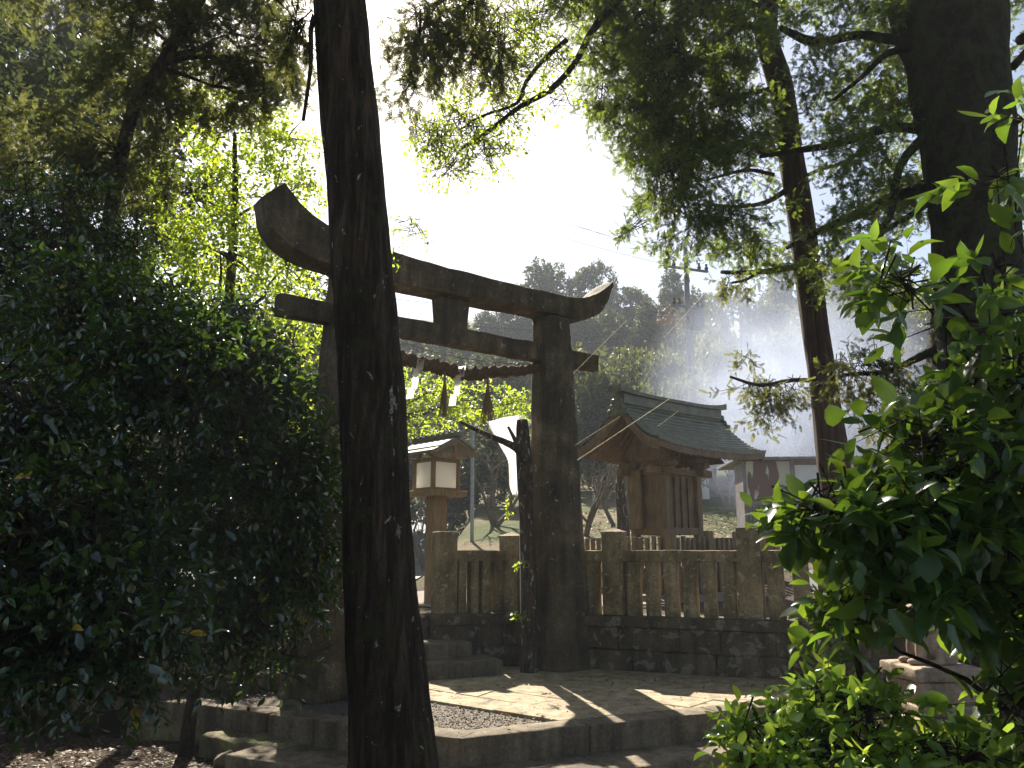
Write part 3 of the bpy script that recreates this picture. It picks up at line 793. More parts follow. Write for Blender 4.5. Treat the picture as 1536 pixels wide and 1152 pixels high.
# ------------------------------------------------------------ banner, poles
t = thing('banner', 'limp white cloth banner on a thin pole beside the right pillar', 'banner', (*at(781, 930, 9.72)[:2], .6))
fx = at(781, 700, 9.72); 
MB().add(*tube([(fx[0], 9.72, .62, .011), (fx[0]-.015, 9.72, 2.9, .010)], 8, 4)).build('pole', M['white'], t, smooth=True)
edge = [((730, 632), (779, 622)), ((742, 655), (780, 645)), ((752, 672), (780, 665)), ((762, 690), (780, 688)), ((764, 712), (780, 710)), ((765, 730), (780, 728)), ((770, 744), (776, 742))]
V = []; Fc = []; K = 10
ed = catmull([(*a, *b) for a, b in edge], 4)
for i, e in enumerate(ed):
    for k in range(K+1):
        f = k/K; px = e[0]*(1-f)+e[2]*f; py = e[1]*(1-f)+e[3]*f; w = at(px, py, 9.72)
        V.append((w[0], 9.72+.035*math.sin(f*9+i*.12)*(1-f*.4)+.0, w[2]))
for i in range(len(ed)-1):
    for k in range(K): Fc.append((i*(K+1)+k, i*(K+1)+k+1, (i+1)*(K+1)+k+1, (i+1)*(K+1)+k))
o = obj('cloth', V, Fc, M['cloth'], t, smooth=True); so = o.modifiers.new('thick', 'SOLIDIFY'); so.thickness = .003
p = at(708, 815, 19); q = at(709, 640, 19)
o = obj('metal_pole', *tube([(p[0], 19, hgt(p[0], 19)-.3, .045), (q[0], 19, q[2]+.6, .04)], 10, 4), M['pole'], smooth=True, loc=(p[0], 19, p[2]))
tag(o, 'slim blue grey metal pole behind the wooden lantern', 'pole')
p = at(1057, 738, 30); o = MB().add(*rbox((p[0], 30, p[2]+.1), (.3, .2, .75), .2, r=.03)).build('marker_post', M['white'], smooth=True, loc=(p[0], 30, p[2]))
tag(o, 'small white marker post on the grassy slope right of the shrine', 'marker')
p = at(893, 738, 28); o = MB().add(*rbox((p[0], 28, p[2]+.1), (.16, .16, .9), .2, r=.02)).build('marker_post', M['white'], smooth=True, loc=(p[0], 28, p[2]))
tag(o, 'thin white marker post left of the little wooden shrine', 'marker')

# ------------------------------------------------------------ little shrine
SX, SY = 2.86, 14.16; SA = math.radians(40)
def Sc(a, b, z): p = rot((a, b, 0), SA); return (SX+p[0], SY+p[1], z)     # a along the ridge, b to the back
t = thing('wooden_shrine', 'small brown wooden shrine with a sweeping grey green roof', 'shrine', (SX, SY, .8))
MB().add(*rbox(Sc(-.2, 0, .82), (1.9, 1.4, .5), SA, r=.02, amp=.01)).build('stone_base', M['step'], t, smooth=True)
cs = -.24; ha = .43; hb = .33
for a in (-1, 1):
    for b in (-1, 1):
        MB().add(*rbox(Sc(cs+a*ha, b*hb, 2.02), (.13, .13, 2.1), SA, r=.015, amp=.002)).build('pillar', M['wood'], t, smooth=True)
pn = MB()
pn.add(*qbox(Sc(cs, -hb+.03, 2.16), (2*ha-.13, .03, .95), SA)); pn.add(*qbox(Sc(cs, hb-.03, 2.16), (2*ha-.13, .03, .95), SA))
for a in (-1, 1): pn.add(*qbox(Sc(cs+a*(ha-.01), 0, 2.16), (.03, 2*hb-.13, .95), SA))
pn.add(*qbox(Sc(cs, 0, 1.70), (2*ha-.14, 2*hb-.14, .03), SA))
pn.build('wall_panel', M['wood'], t)
dr_ = MB()
for a in (-.18, .0, .18): dr_.add(*qbox(Sc(cs+a, -hb-.005, 2.13), (.03, .035, .88), SA))
dr_.build('door_batten', M['wood_grey'], t)
for z in (1.66, 2.66):
    bm_ = MB()
    for b in (-1, 1): bm_.add(*rbox(Sc(cs, b*(hb+.005), z), (2*ha-.13 if z < 2 else 2*ha+.8, .10, .12), SA, r=.01, amp=.001))
    for a in (-1, 1): bm_.add(*rbox(Sc(cs+a*(ha+.005), 0, z+.004), (.10, 2*hb-.13 if z < 2 else 2*hb+.4, .12), SA, r=.01, amp=.001))
    bm_.build('beam', M['wood_x'], t, smooth=True)
# brackets
for a in (-1, 1):
    for b in (-1, 1):
        br = MB(); br.add(*rbox(Sc(cs+a*ha, b*(hb+.08), 2.78), (.14, .36, .09), SA, r=.02, amp=.002)); br.add(*rbox(Sc(cs+a*(ha+.02), b*(hb+.1), 2.87), (.4, .12, .08), SA, r=.02, amp=.002)); br.build('bracket', M['wood'], t, smooth=True)
# side wing panel on the left (verandah screen)
MB().add(*rbox(Sc(cs-ha-.10, hb-.10, 2.2), (.08, .28, 1.0), SA, r=.01, amp=.002)).build('side_screen', M['wood'], t, smooth=True)
# roof : stepped courses, concave slope, swept corners
HW = .92; LN = 3.0; ZE = 2.92; ZR = 3.74
def zroof(f, e):   # f 0 ridge..1 eave, e -1..1 along ridge
    return ZE+(ZR-ZE)*((1-f)**1.55)+.10*f*abs(e)**3
def aroof(f, e): return e*(LN/2)*(.93+.07*f)
rows = 15; ne = 28
for sg in (-1, 1):
    mb = MB(); under = MB()
    for r_ in range(rows):
        f0 = r_/rows; f1 = min(1.0, (r_+1)/rows+.006)
        V = []
        for e_ in range(ne+1):
            e = -1+2*e_/ne
            jz = .004*noise.noise(Vector((e*9, r_*3.3, sg)))
            V += [Sc(aroof(f0, e), sg*f0*HW, zroof(f0, e)+.075+jz), Sc(aroof(f1, e), sg*f1*HW, zroof(f1, e)+.104+jz), Sc(aroof(f1, e), sg*f1*HW, zroof(f1, e)+.06)]
        Fc = []
        for i in range(ne):
            b = i*3
            q1 = (b, b+3, b+4, b+1); q2 = (b+1, b+4, b+5, b+2)
            if sg > 0: q1 = q1[::-1]; q2 = q2[::-1]
            Fc += [q1, q2]
        mb.add(V, Fc)
    # thick verge / eave edge and the underside boards
    V = []; nf = 12
    for e_ in range(ne+1):
        e = -1+2*e_/ne
        for k in range(nf+1):
            f = k/nf; V.append(Sc(aroof(f, e), sg*f*HW*.985, zroof(f, e)+.064)); V.append(Sc(aroof(f, e)*.985, sg*f*HW*.97, zroof(f, e)-.045))
    Fc = []; w2 = 2*(nf+1)
    for i in range(ne):
        for k in range(nf):
            Fc.append((i*w2+2*k+1, i*w2+2*k+3, (i+1)*w2+2*k+3, (i+1)*w2+2*k+1))
        Fc.append((i*w2+2*nf, (i+1)*w2+2*nf, (i+1)*w2+2*nf+1, i*w2+2*nf+1))
    for i in (0, ne):
        for k in range(nf): Fc.append((i*w2+2*k, i*w2+2*k+2, i*w2+2*k+3, i*w2+2*k+1))
    under.add(V, Fc)
    mb.build('roof', M['roof'], t); under.build('eave', M['wood_grey'], t)
    ra = MB()
    for i in range(22):
        a = -LN/2*.93+i*(LN*.93)/21; e = a/(LN/2*.95)
        pts = [(*Sc(a, sg*.12, zroof(.12, e)-.075), .019), (*Sc(a, sg*.5, zroof(.55, e)-.075), .019), (*Sc(a*1.02, sg*HW*.93, zroof(.93, e)-.065), .019)]
        ra.add(*tube(pts, 4, 3))
    ra.build('rafters', M['wood'], t)
# verge boards (curved) at each gable + gable wall
for sg in (-1, 1):
    vb = MB()
    for b in (-1, 1):
        V = []; Fc = []
        for k in range(13):
            f = k/12; z = zroof(f, 1)
            for dz in (-.02, -.16+.06*f):
                for da_ in (0, .035): V.append(Sc(sg*(LN/2*(.90+.07*f)-da_), b*f*HW*.96, z+dz))
        for k in range(12):
            i = 4*k
            Fc += [(i, i+4, i+6, i+2), (i+1, i+3, i+7, i+5), (i, i+1, i+5, i+4), (i+2, i+6, i+7, i+3)]
        Fc += [(0, 2, 3, 1), (48, 49, 51, 50)]
        vb.add(V, Fc)
    vb.build('verge_board', M['wood_grey'], t)
    obj('gable_wall', [Sc(sg*.75, -.55, 2.85), Sc(sg*.75, .55, 2.85), Sc(sg*.75, 0, 3.62), Sc(sg*.72, -.55, 2.85), Sc(sg*.72, .55, 2.85), Sc(sg*.72, 0, 3.62)], [(0, 1, 2), (5, 4, 3), (0, 2, 5, 3), (1, 4, 5, 2), (0, 3, 4, 1)], M['wood'], t)
# ridge
rd = MB()
def ridge(h0, h1, w, L, up):
    V = []; Fc = []; n = 24
    for i in range(n+1):
        e = -1+2*i/n; z = up*abs(e)**4
        for (b, zz) in ((-w, h0), (w, h0), (w, h1), (-w, h1)): V.append(Sc(e*L/2, b, zz+z*(1 if zz == h1 else .4)))
    for i in range(n):
        for k in range(4): j = (k+1) % 4; Fc.append((i*4+k, i*4+j, (i+1)*4+j, (i+1)*4+k))
    Fc += [(3, 2, 1, 0), (n*4, n*4+1, n*4+2, n*4+3)]
    rd.add(V, Fc)
ridge(3.76, 3.92, .10, 2.72, .02); ridge(3.923, 3.975, .15, 2.95, .10)
rd.build('ridge', M['roof'], t)
for sg in (-1, 1):
    od = MB()
    for k in range(3):
        od.add(*rbox(Sc(sg*1.42, 0, 3.80-.10*k), (.08, .22+.1*k, .12), SA, r=.03, amp=.02, seed=k))
    for b in (-1, 1): od.add(*rbox(Sc(sg*1.43, b*.16, 3.62), (.07, .12, .10), SA, r=.03, amp=.02, seed=b))
    od.build('ridge_ornament', M['roof'], t, smooth=True)

# picket fence round the shrine
t = thing('picket_fence', 'low wooden picket fence round the little shrine', 'fence', (SX, SY-.8, .7))
def pick_row(a0, b0, a1, b1, n):
    rl = MB()
    for i in range(n):
        f = i/(n-1); rg = random.Random(i); p = Sc(a0+(a1-a0)*f, b0+(b1-b0)*f, 1.12)
        MB().add(*rbox(p, (.065, .05, .86+rg.uniform(-.03, .03)), SA+rg.uniform(-.1, .1), r=.008, amp=.003, seed=i)).build('picket', M['wood_grey'], t, smooth=True)
    L = math.hypot(a1-a0, b1-b0); an = SA+math.atan2(b1-b0, a1-a0)
    p = Sc((a0+a1)/2, (b0+b1)/2, 1.30); q = rot((0, .05, 0), an)
    for z in (1.28, .95): MB().add(*rbox((p[0]+q[0], p[1]+q[1], z), (L, .03, .06), an, r=.005, amp=.001)).build('rail', M['wood_grey'], t, smooth=True)
pick_row(-1.35, -1.0, 1.35, -1.0, 22); pick_row(-1.42, -.95, -1.42, .9, 15); pick_row(1.42, -.95, 1.42, .9, 15)
for a, b in ((-1.42, -1.02), (1.42, -1.02), (-.45, -1.0), (.35, -1.0)):
    MB().add(*rbox(Sc(a, b, 1.14), (.14, .12, 1.02), SA, r=.01, amp=.003)).build('post', M['wood'], t, smooth=True)

# ------------------------------------------------------------ shed
sp = at(1125, 815, 20); SHX = sp[0]; sa = math.radians(-4)
t = thing('storage_shed', 'old shed with peeling cream paint and a white panel in the smoke', 'shed', (SHX+1.5, 20.5, 1.3))
def Hc(a, b, z): p = rot((a, b, 0), sa); return (SHX+p[0], 20+p[1], z)
MB().add(*qbox(Hc(.55, .05, 3.03), (1.08, .08, .98), sa)).build('painted_wall', M['peel'], t)
MB().add(*qbox(Hc(.55, .05, 1.80), (1.08, .06, 1.46), sa)).build('lower_wall', M['rustwall'], t)
MB().add(*qbox(Hc(-.04, .5, 2.3), (.08, .98, 2.4), sa)).build('side_wall', M['rustwall'], t)
MB().add(*qbox(Hc(1.14, .04, 2.3), (.10, .12, 2.5), sa)).build('post', M['rustwall'], t)
MB().add(*rbox(Hc(2.5, .06, 2.95), (2.6, .08, .95), sa, r=.01, amp=0)).build('white_panel', M['white'], t, smooth=True)
MB().add(*qbox(Hc(2.5, .06, 1.8), (2.6, .06, 1.34), sa)).build('lower_wall', M['rustwall'], t)
MB().add(*rbox(Hc(1.9, 1.15, 3.58), (4.3, 2.7, .07), sa, r=.01, amp=.004)).build('roof', M['rustwall'], t, smooth=True)
cr = MB()
for i in range(12): cr.add(*qbox(Hc(.02+.09*i, -.0, 1.75), (.03, .03, 1.3), sa))
cr.build('ribbing', M['wood_grey'], t)

# ------------------------------------------------------------ utility pole and wires
up = at(1038, 600, 36); px_, py_ = up[0], 36; gz = hgt(px_, 36)
t = thing('utility_pole', 'tall utility pole with crossarms and insulators above the shrine roof', 'utility pole', (px_, 36, gz))
ztop = at(1038, 372, 36)[2]
MB().add(*tube([(px_, 36, gz-.5, .19), (px_, 36, ztop, .12)], 12, 4)).build('shaft', M['concrete'], t, smooth=True)
for (yy, hwid, an) in ((405, 1.15, .35), (462, .8, .35), (492, .6, 1.2), (418, 1.0, 1.3)):
    z = at(1038, yy, 36)[2]; ar = MB().add(*qbox((px_, 35.85, z), (2*hwid, .1, .1), an)).build('crossarm', M['metal'], t)
    ins = MB()
    for f in (-.95, -.6, .6, .95):
        q = rot((f*hwid, 0, 0), an); ins.add(*tube([(px_+q[0], 35.85+q[1], z+.03, .05), (px_+q[0], 35.85+q[1], z+.16, .10), (px_+q[0], 35.85+q[1], z+.26, .05), (px_+q[0], 35.85+q[1], z+.36, .07)], 8, 2))
    ins.build('insulators', M['soil_dark'], ar, smooth=True)
z = at(1038, 480, 36)[2]; MB().add(*tube([(px_+.35, 35.6, z-.5, .28), (px_+.35, 35.6, z+.4, .28)], 14, 2)).build('transformer', M['concrete'], t, smooth=True)
wires = [((574, 236, 24), (1000, 374, 36)), ((574, 257, 24), (1012, 400, 36)), ((640, 240, 25), (1040, 394, 36)), ((600, 470, 26), (1038, 497, 36)), ((600, 440, 24), (1036, 470, 36)),
         ((690, 500, 30), (1038, 545, 36)), ((1038, 462, 36), (1420, 430, 30)), ((1038, 470, 36), (1420, 450, 30)), ((600, 517, 20), (1040, 562, 33))]
WLAB = ['highest thin power line across the bright sky', 'second power line below the highest one in the sky', 'power line meeting the pole top from the left', 'power line passing just under the lintel gap of the gate', 'power line crossing behind the strut of the gate',
        'sagging power line above the green hedge bank', 'upper power line running right from the pole', 'lower power line running right from the pole', 'low power line crossing behind the right pillar']
for (a, b), lb in zip(wires, WLAB):
    A_ = Vector(at(*a)); B_ = Vector(at(*b)); A_ = A_+(A_-B_)*.25; pts = []
    for i in range(13):
        f = i/12; p = A_.lerp(B_, f); pts.append((p.x, p.y, p.z-.35*math.sin(PI*f), .008))
    o = obj('power_line', *tube(pts, 4, 1), M['metal'], loc=tuple(A_)); tag(o, lb, 'power line', 'power lines')

# ------------------------------------------------------------ stone lion statue on a pedestal
stp = at(1404, 998, 6.3); STX, STY, STZ = stp[0], 6.3+.1, stp[2]
t = thing('stone_statue', 'pale weathered stone lion on a stepped pedestal among the leaves', 'statue', (STX, STY, -.35))
pz = STZ
for (w, z1, z0) in ((.52, pz, pz-.10), (.46, pz-.104, pz-.26), (.52, pz-.264, pz-.34), (.60, pz-.344, pz-.50), (.72, pz-.504, -.6)):
    if z1 > z0: MB().add(*rbox((STX, STY, (z1+z0)/2), (w, w, z1-z0), .08, r=.015, amp=.006, seed=w*10, div=.07)).build('pedestal', M['statue'], t, smooth=True)
def ell(c, r, n=12):
    V = []; Fc = []
    for i in range(n+1):
        th = PI*i/n
        for k in range(2*n):
            ph = PI*k/n; V.append((c[0]+r[0]*math.sin(th)*math.cos(ph), c[1]+r[1]*math.sin(th)*math.sin(ph), c[2]+r[2]*math.cos(th)))
    for i in range(n):
        for k in range(2*n):
            j = (k+1) % (2*n)
            Fc.append((i*2*n+k, (i+1)*2*n+k, (i+1)*2*n+j, i*2*n+j))
    return V, Fc
mb = MB(); X, Y_, Z = STX, STY, pz
E_ = lambda dx, dy, dz, a, b, c: mb.add(*ell((X+dx, Y_+dy, Z+dz), (a, b, c)))
E_(.10, 0, .12, .14, .11, .13); E_(0, 0, .19, .11, .10, .16); E_(-.08, 0, .33, .12, .105, .11); E_(-.19, 0, .30, .07, .06, .045); E_(-.20, 0, .24, .045, .05, .03)
E_(-.245, 0, .325, .025, .035, .02); E_(-.15, .05, .37, .03, .025, .025); E_(-.15, -.05, .37, .03, .025, .025)
for s in (-1, 1):
    E_(-.02, s*.09, .41, .035, .02, .04); E_(-.09, s*.07, .10, .04, .04, .12); E_(-.14, s*.07, .022, .06, .045, .026); E_(.10, s*.09, .07, .09, .05, .08); E_(.02, s*.10, .02, .08, .04, .022)
for i in range(16):
    a = i*2.4; E_(-.01+.05*math.cos(a), .1*math.sin(a), .24+.012*i, .04, .035, .035)
for i in range(5): E_(.22+.01*i, 0, .12+.06*i, .045, .05+.01*(i < 3), .05)
o = mb.build('lion', M['statue'], t, smooth=True)
rm = o.modifiers.new('remesh', 'REMESH'); rm.mode = 'VOXEL'; rm.voxel_size = .009; rm.use_smooth_shade = True
sm_ = o.modifiers.new('smooth', 'SMOOTH'); sm_.iterations = 3

# ------------------------------------------------------------ slabs and rocks in the left foreground
def rock(px, py, z, dim, rz, lab, name='flat_stone', amp=.03, cat='stone', mat='slab', grp=None):
    g_ = gp(px, py, z); o = MB().add(*rbox((g_[0], g_[1], z-dim[2]/2), dim, rz, r=min(dim)*.28, amp=amp, seed=px, div=.06)).build(name, M[mat], smooth=True, loc=(g_[0], g_[1], z-dim[2]))
    tag(o, lab, cat, grp)
rock(300, 1072, -.12, (1.15, .42, .22), math.radians(-20), 'long flat mossy slab at the foot of the camellia stem')
rock(395, 1098, -.16, (.95, .55, .22), math.radians(-24), 'broad sunlit slab with a rounded dark hump beside the big trunk', amp=.04)
rock(238, 1085, -.20, (.5, .4, .16), .3, 'small tilted slab at the left end of the slab row')
rock(336, 1128, -.26, (.16, .14, .14), .5, 'fist sized rough rock in front of the slabs', 'rock', .03, 'rock')
rock(415, 1138, -.32, (.1, .09, .07), .2, 'small dark rock close to the big trunk', 'rock', .02, 'rock')
rock(350, 1165, -.34, (.8, .4, .18), -.3, 'low earth stained stone at the bottom edge of the photo')
rock(425, 1052, -.0, (.36, .26, .16), .3, 'rounded dark rock on the gravel by the left pillar', 'rock', .04, 'rock', 'step')
p = gp(346, 1036, 0); o = MB().add(*rbox((p[0], p[1]+.1, .3), (.17, .17, .75), .4, r=.02, amp=.01)).build('short_post', M['step'], smooth=True, loc=(p[0], p[1], 0)); tag(o, 'short brown stone post left of the steps behind the leaves', 'post')

# ------------------------------------------------------------ trees
def ext(pts, top=None, ground=True):
    """carry the first point down to the ground and the last further up"""
    a, b = pts[0], pts[1]
    if ground:
        d = np.array(a[:3])-np.array(b[:3]); d = d/max(abs(d[2]), .2)
        z = a[2]; x, y = a[0], a[1]
        g_ = hgt(x, y); k = max(0, z-g_)
        x2, y2 = x+d[0]*k*.6, y+d[1]*k*.6
        pts = [(x2, y2, hgt(x2, y2)-.25, a[3]*1.25)]+list(pts)
    if top is not None:
        a, b = pts[-2], pts[-1]; d = np.array(b[:3])-np.array(a[:3]); d = d/max(.2, d[2]); k = top-b[2]
        for f in (.33, .66, 1):
            pts = list(pts)+[(b[0]+d[0]*k*f*.7, b[1]+d[1]*k*f*.7, b[2]+k*f, max(.02, b[3]*(1-.85*f)))]
    return list(pts)
# 1 foreground trunk
YB = 4.9
tr = pl([(592, 1190, 65), (584, 1060, 58), (576, 950, 53.5), (567, 800, 50), (558, 600, 49.5), (543, 400, 47), (527, 200, 46), (510, 0, 43)], YB)
tr = ext(tr, 12)
trb = [(tr[-1][0]+dx, tr[-1][1]+dy, tr[-1][2]+dz, 2.2, 2.2, 1.0, 420) for dx, dy, dz in ((0, 0, -.5), (1.2, -2.2, -3), (-1.8, -1.4, -2.6), (.5, .6, -2), (-.8, 1.0, -3.2), (2.2, .6, -3.4))]
lm1 = [pl([(512, 25, 9, YB), (470, 28, 5, 4.8), (466, 100, 3.6, 4.7), (455, 180, 3, 4.6)], YB),
       pl([(508, -40, 10, YB), (600, -120, 8, 5.4), (712, -30, 5, 6), (690, 25, 4, 6.1), (664, 60, 3.4, 6.1), (632, 92, 2, 6.1)], YB)]
foreT = tree('cedar_tree', 'huge dark straight trunk with white lichen flecks in the foreground centre', 'tree', tr, trb, M['pine'], M['bark_big'], SPRAY, .22, lm1, sides=96, ridge=.06, amp=.03, sm=14, m=6, tw=.5, seed=5, thr=-.3)
foliage('drooping_sprays', [blob(640, 55, 6.1, 60, 55, .3, 120), blob(700, 15, 6.0, 60, 45, .3, 110), blob(735, 70, 6.1, 35, 40, .2, 60), blob(612, 130, 6.1, 26, 24, .15, 18)],
        M['brownpine'], foreT, SPRAY, .10, 6, .22, .8, -.35, 12, twigs=M['twig'])
foliage('trunk_sprays', [blob(445, 60, 4.8, 26, 60, .15, 30)], M['brownpine'], foreT, SPRAY, .10, 6, .22, .8, -.35, 14, twigs=M['twig'])
foliage('side_leaves', [blob(615, 340, 5.0, 34, 16, .08, 20), blob(590, 385, 5.0, 12, 18, .05, 6)], M['bright'], foreT, RHOMB, .032, 6, .10, .1, -.9, 13, twigs=M['twig'])

# 2 leafy branch in the top centre (its tree stands behind, right) + 9 big mossy tree
YG = 7.4
tr = pl([(1475, 760, 76), (1466, 600, 68), (1466, 400, 63), (1459, 300, 66), (1449, 200, 70), (1436, 100, 76), (1418, 0, 88)], YG); tr = ext(tr, 13)
lm = [pl([(1391, 195, 9), (1331, 192, 8, 7.6), (1255, 216, 6.5, 8), (1199, 225, 5, 8.4), (1140, 235, 3, 8.8)], YG),
      pl([(1400, 275, 13), (1340, 296, 10, 7.7), (1297, 317, 9, 8), (1223, 349, 6, 8.4), (1180, 372, 3, 8.8)], YG),
      pl([(1390, 200, 8), (1349, 251, 7, 7.4), (1335, 324, 6, 7.3), (1297, 366, 4, 7.4), (1262, 395, 2, 7.6)], YG),
      pl([(1385, 50, 11), (1335, 59, 9, 7.7), (1290, 52, 7, 8), (1223, 63, 8, 8.3), (1171, 42, 5, 8.8)], YG),
      pl([(1380, 70, 7), (1331, 80, 6, 7.4), (1297, 112, 4, 7.6), (1250, 150, 3, 7.9)], YG),
      pl([(1410, 520, 8), (1380, 535, 6, 7.5), (1330, 558, 4.5, 7.7), (1270, 562, 3, 7.9), (1225, 580, 2, 8.2)], YG),
      pl([(1400, 300, 6), (1370, 320, 5, 7.4), (1330, 345, 4, 7.6), (1290, 372, 3, 7.8)], YG),
      pl([(1405, -60, 14), (1200, -130, 12, 8), (1000, -60, 9, 8.6), (900, 30, 7, 8.9), (862, 95, 5.5, 8.9), (825, 135, 5, 8.9), (780, 160, 4, 8.9), (735, 195, 3.5, 8.9), (690, 225, 2, 8.9)], YG),
      pl([(850, 60, 5, 8.9), (815, 90, 4, 8.9), (788, 125, 3.4, 8.8), (775, 155, 3, 8.8), (720, 175, 2, 8.7), (690, 195, 1.5, 8.7)], YG),
      pl([(1530, 60, 9), (1620, 20, 8, 7.6), (1700, -40, 6, 7.8)], YG), pl([(1520, 100, 7), (1560, 60, 6, 7.6), (1640, 30, 4, 7.8)], YG)]
def layered(x0, x1, y0, y1, Y0, n, tw_, seed, keep=None, rx=42, ry=15):
    rg = random.Random(seed); out = []; k = 0
    while len(out) < n and k < 5000:
        k += 1; x = rg.uniform(x0, x1); y = rg.uniform(y0, y1)
        if keep and not keep(x, y, rg): continue
        if any(abs(x-q[0]) < rx*.6 and abs(y-q[1]) < ry*.9 for q in [(o_[7], o_[8]) for o_ in out]): continue
        f = rg.uniform(.6, 1.35); b_ = blob(x, y, Y0+rg.uniform(-.9, .9), rx*f, ry*f*rg.uniform(.8, 1.5), .32*f, int(tw_*f)); out.append(b_+(x, y))
    return [o_[:7] for o_ in out]
def offtrunk(x, y, rg):
    tx = 1151 if y < 60 else 1151+(y-60)*.195
    return abs(x-tx) > 50 or rg.random() < .12
GBL = layered(1140, 1400, -20, 330, 8.0, 44, 46, 3, offtrunk)+layered(1200, 1410, 320, 440, 7.7, 9, 36, 4)
GB = GBL+[blob(1520, 40, 8, 60, 70, .8, 200), blob(1600, 200, 8, 90, 120, .9, 200), blob(1500, -150, 7.5, 300, 120, 1.8, 700), blob(1240, -100, 8.2, 200, 80, 1.4, 500), blob(1390, 30, 8.2, 40, 50, .4, 60)]
bigT = tree('camphor_tree', 'massive mossy dark trunk at the right edge above the camellia', 'tree', tr, GB, M['pine'], M['bark_moss'], SPRAY, .095, lm, sides=56, ridge=.05, amp=.05, sm=10, auto=False, m=6, tw=.22, seed=21, thr=-.35, up=1.0, droop=.25)
foliage('low_sprays', [blob(1290, 555, 7.7, 55, 30, .35, 90), blob(1350, 600, 7.6, 45, 30, .3, 55), blob(1300, 620, 7.8, 60, 25, .3, 50)], M['olive'], bigT, SPRAY, .10, 6, .2, .5, -.3, 22, twigs=M['twig'])
foliage('leafy_bough', [blob(760, 110, 8.9, 60, 40, .4, 80), blob(800, 75, 8.9, 62, 55, .4, 110), blob(700, 185, 8.8, 66, 42, .35, 120), blob(755, 165, 8.9, 50, 34, .3, 60), blob(665, 225, 8.8, 45, 38, .3, 80), blob(730, 225, 8.8, 45, 22, .25, 45), blob(640, 195, 8.8, 34, 30, .25, 45), blob(835, 85, 8.9, 28, 34, .3, 50), blob(755, 30, 8.8, 60, 40, .3, 110), blob(820, 20, 8.8, 60, 40, .3, 140), blob(700, 30, 8.7, 50, 30, .3, 60), blob(660, 90, 8.7, 40, 30, .25, 36), blob(680, 250, 8.8, 34, 18, .2, 36), blob(720, 120, 8.8, 40, 30, .25, 50), blob(835, 150, 8.9, 20, 20, .2, 26)],
        M['bright'], bigT, RHOMB, .062, 8, .26, .25, -.5, 23, twigs=M['twig'])

# 8 cedar with the leaning reddish trunk
YC = 9.9
tr = pl([(1266, 790, 26), (1254, 720, 24), (1238, 600, 21), (1224, 500, 20.5), (1202, 330, 21), (1186, 230, 19.5), (1171, 130, 20), (1150, 60, 19), (1152, 0, 17)], YC); tr = ext(tr, 14)
lm = [pl([(1140, 38, 7, YC), (1110, 42, 6, 9.7), (1084, 59, 5, 9.5), (1040, 95, 3, 9.3), (1000, 126, 2, 9.1)], YC), pl([(1164, 133, 5), (1130, 138, 4), (1105, 145, 2.5, 9.6), (1060, 165, 2, 9.3)], YC),
      pl([(1180, 229, 8), (1150, 228, 7), (1122, 218, 6, 9.7), (1108, 215, 4, 9.6)], YC), pl([(1180, 285, 5), (1150, 303, 4), (1110, 310, 3, 9.5), (1070, 307, 2, 9.2)], YC),
      pl([(1205, 398, 5.5), (1150, 407, 4.5), (1110, 409, 4, 9.7), (1082, 408, 3, 9.6)], YC), pl([(1160, 262, 3.5), (1120, 255, 3, 9.6), (1060, 270, 2, 9.3)], YC),
      pl([(1140, 407, 3), (1118, 420, 2.4, 9.7), (1098, 424, 2, 9.6)], YC), pl([(1235, 572, 4), (1190, 570, 3.5, 9.7), (1140, 578, 3, 9.5), (1095, 565, 2, 9.4)], YC),
      pl([(1155, 20, 6), (1060, -20, 6, 9.4), (960, 20, 4, 9), (920, 90, 2.5, 9)], YC), pl([(1190, 300, 3.5), (1212, 262, 3, 9.6), (1272, 241, 3, 9.4), (1321, 206, 2, 9.2)], YC)]
lim = [(0, 862), (130, 868), (180, 895), (230, 925), (290, 945), (340, 985), (400, 1040)]
def cedkeep(x, y, rg):
    for (ya, xa), (yb, xb) in zip(lim, lim[1:]):
        if ya <= y <= yb:
            e = xa+(xb-xa)*(y-ya)/(yb-ya)
            if x < e+30: return False
    if not offtrunk(x, y, rg): return False
    return rg.random() < (1.0 if y < 240 else .75)
CB = layered(860, 1140, -30, 390, 9.2, 52, 50, 5, cedkeep)+layered(880, 1060, -20, 250, 9.6, 22, 48, 8, cedkeep, 50, 24)+[blob(985, -80, 9.2, 130, 60, 1.4, 400), blob(1180, -90, 9.9, 150, 80, 1.6, 400), blob(958, 338, 9.1, 20, 16, .2, 24), blob(1100, 350, 9.5, 36, 22, .3, 60)]
cedT = tree('cypress_tree', 'leaning reddish brown trunk with dark drooping sprays right of the sky gap', 'tree', tr, CB, M['pine'], M['bark_red'], SPRAY, .11, lm, sides=30, ridge=.03, amp=.04, sm=9, auto=False, m=7, tw=.25, seed=31, thr=-.3, up=1.0, droop=.45, twigs=M['twig'])
foliage('low_sprays', [blob(1130, 590, 9.5, 48, 18, .25, 80), blob(1175, 585, 9.6, 40, 22, .25, 60), blob(1115, 540, 9.5, 14, 12, .1, 16), blob(1155, 625, 9.6, 40, 14, .2, 26)], M['olive'], cedT, SPRAY, .10, 6, .18, .5, -.4, 33, twigs=M['twig'])
foliage('stub_sprays', [blob(1095, 422, 9.6, 24, 14, .2, 34)], M['olive'], cedT, SPRAY, .10, 6, .18, .5, -.4, 34, twigs=M['twig'])

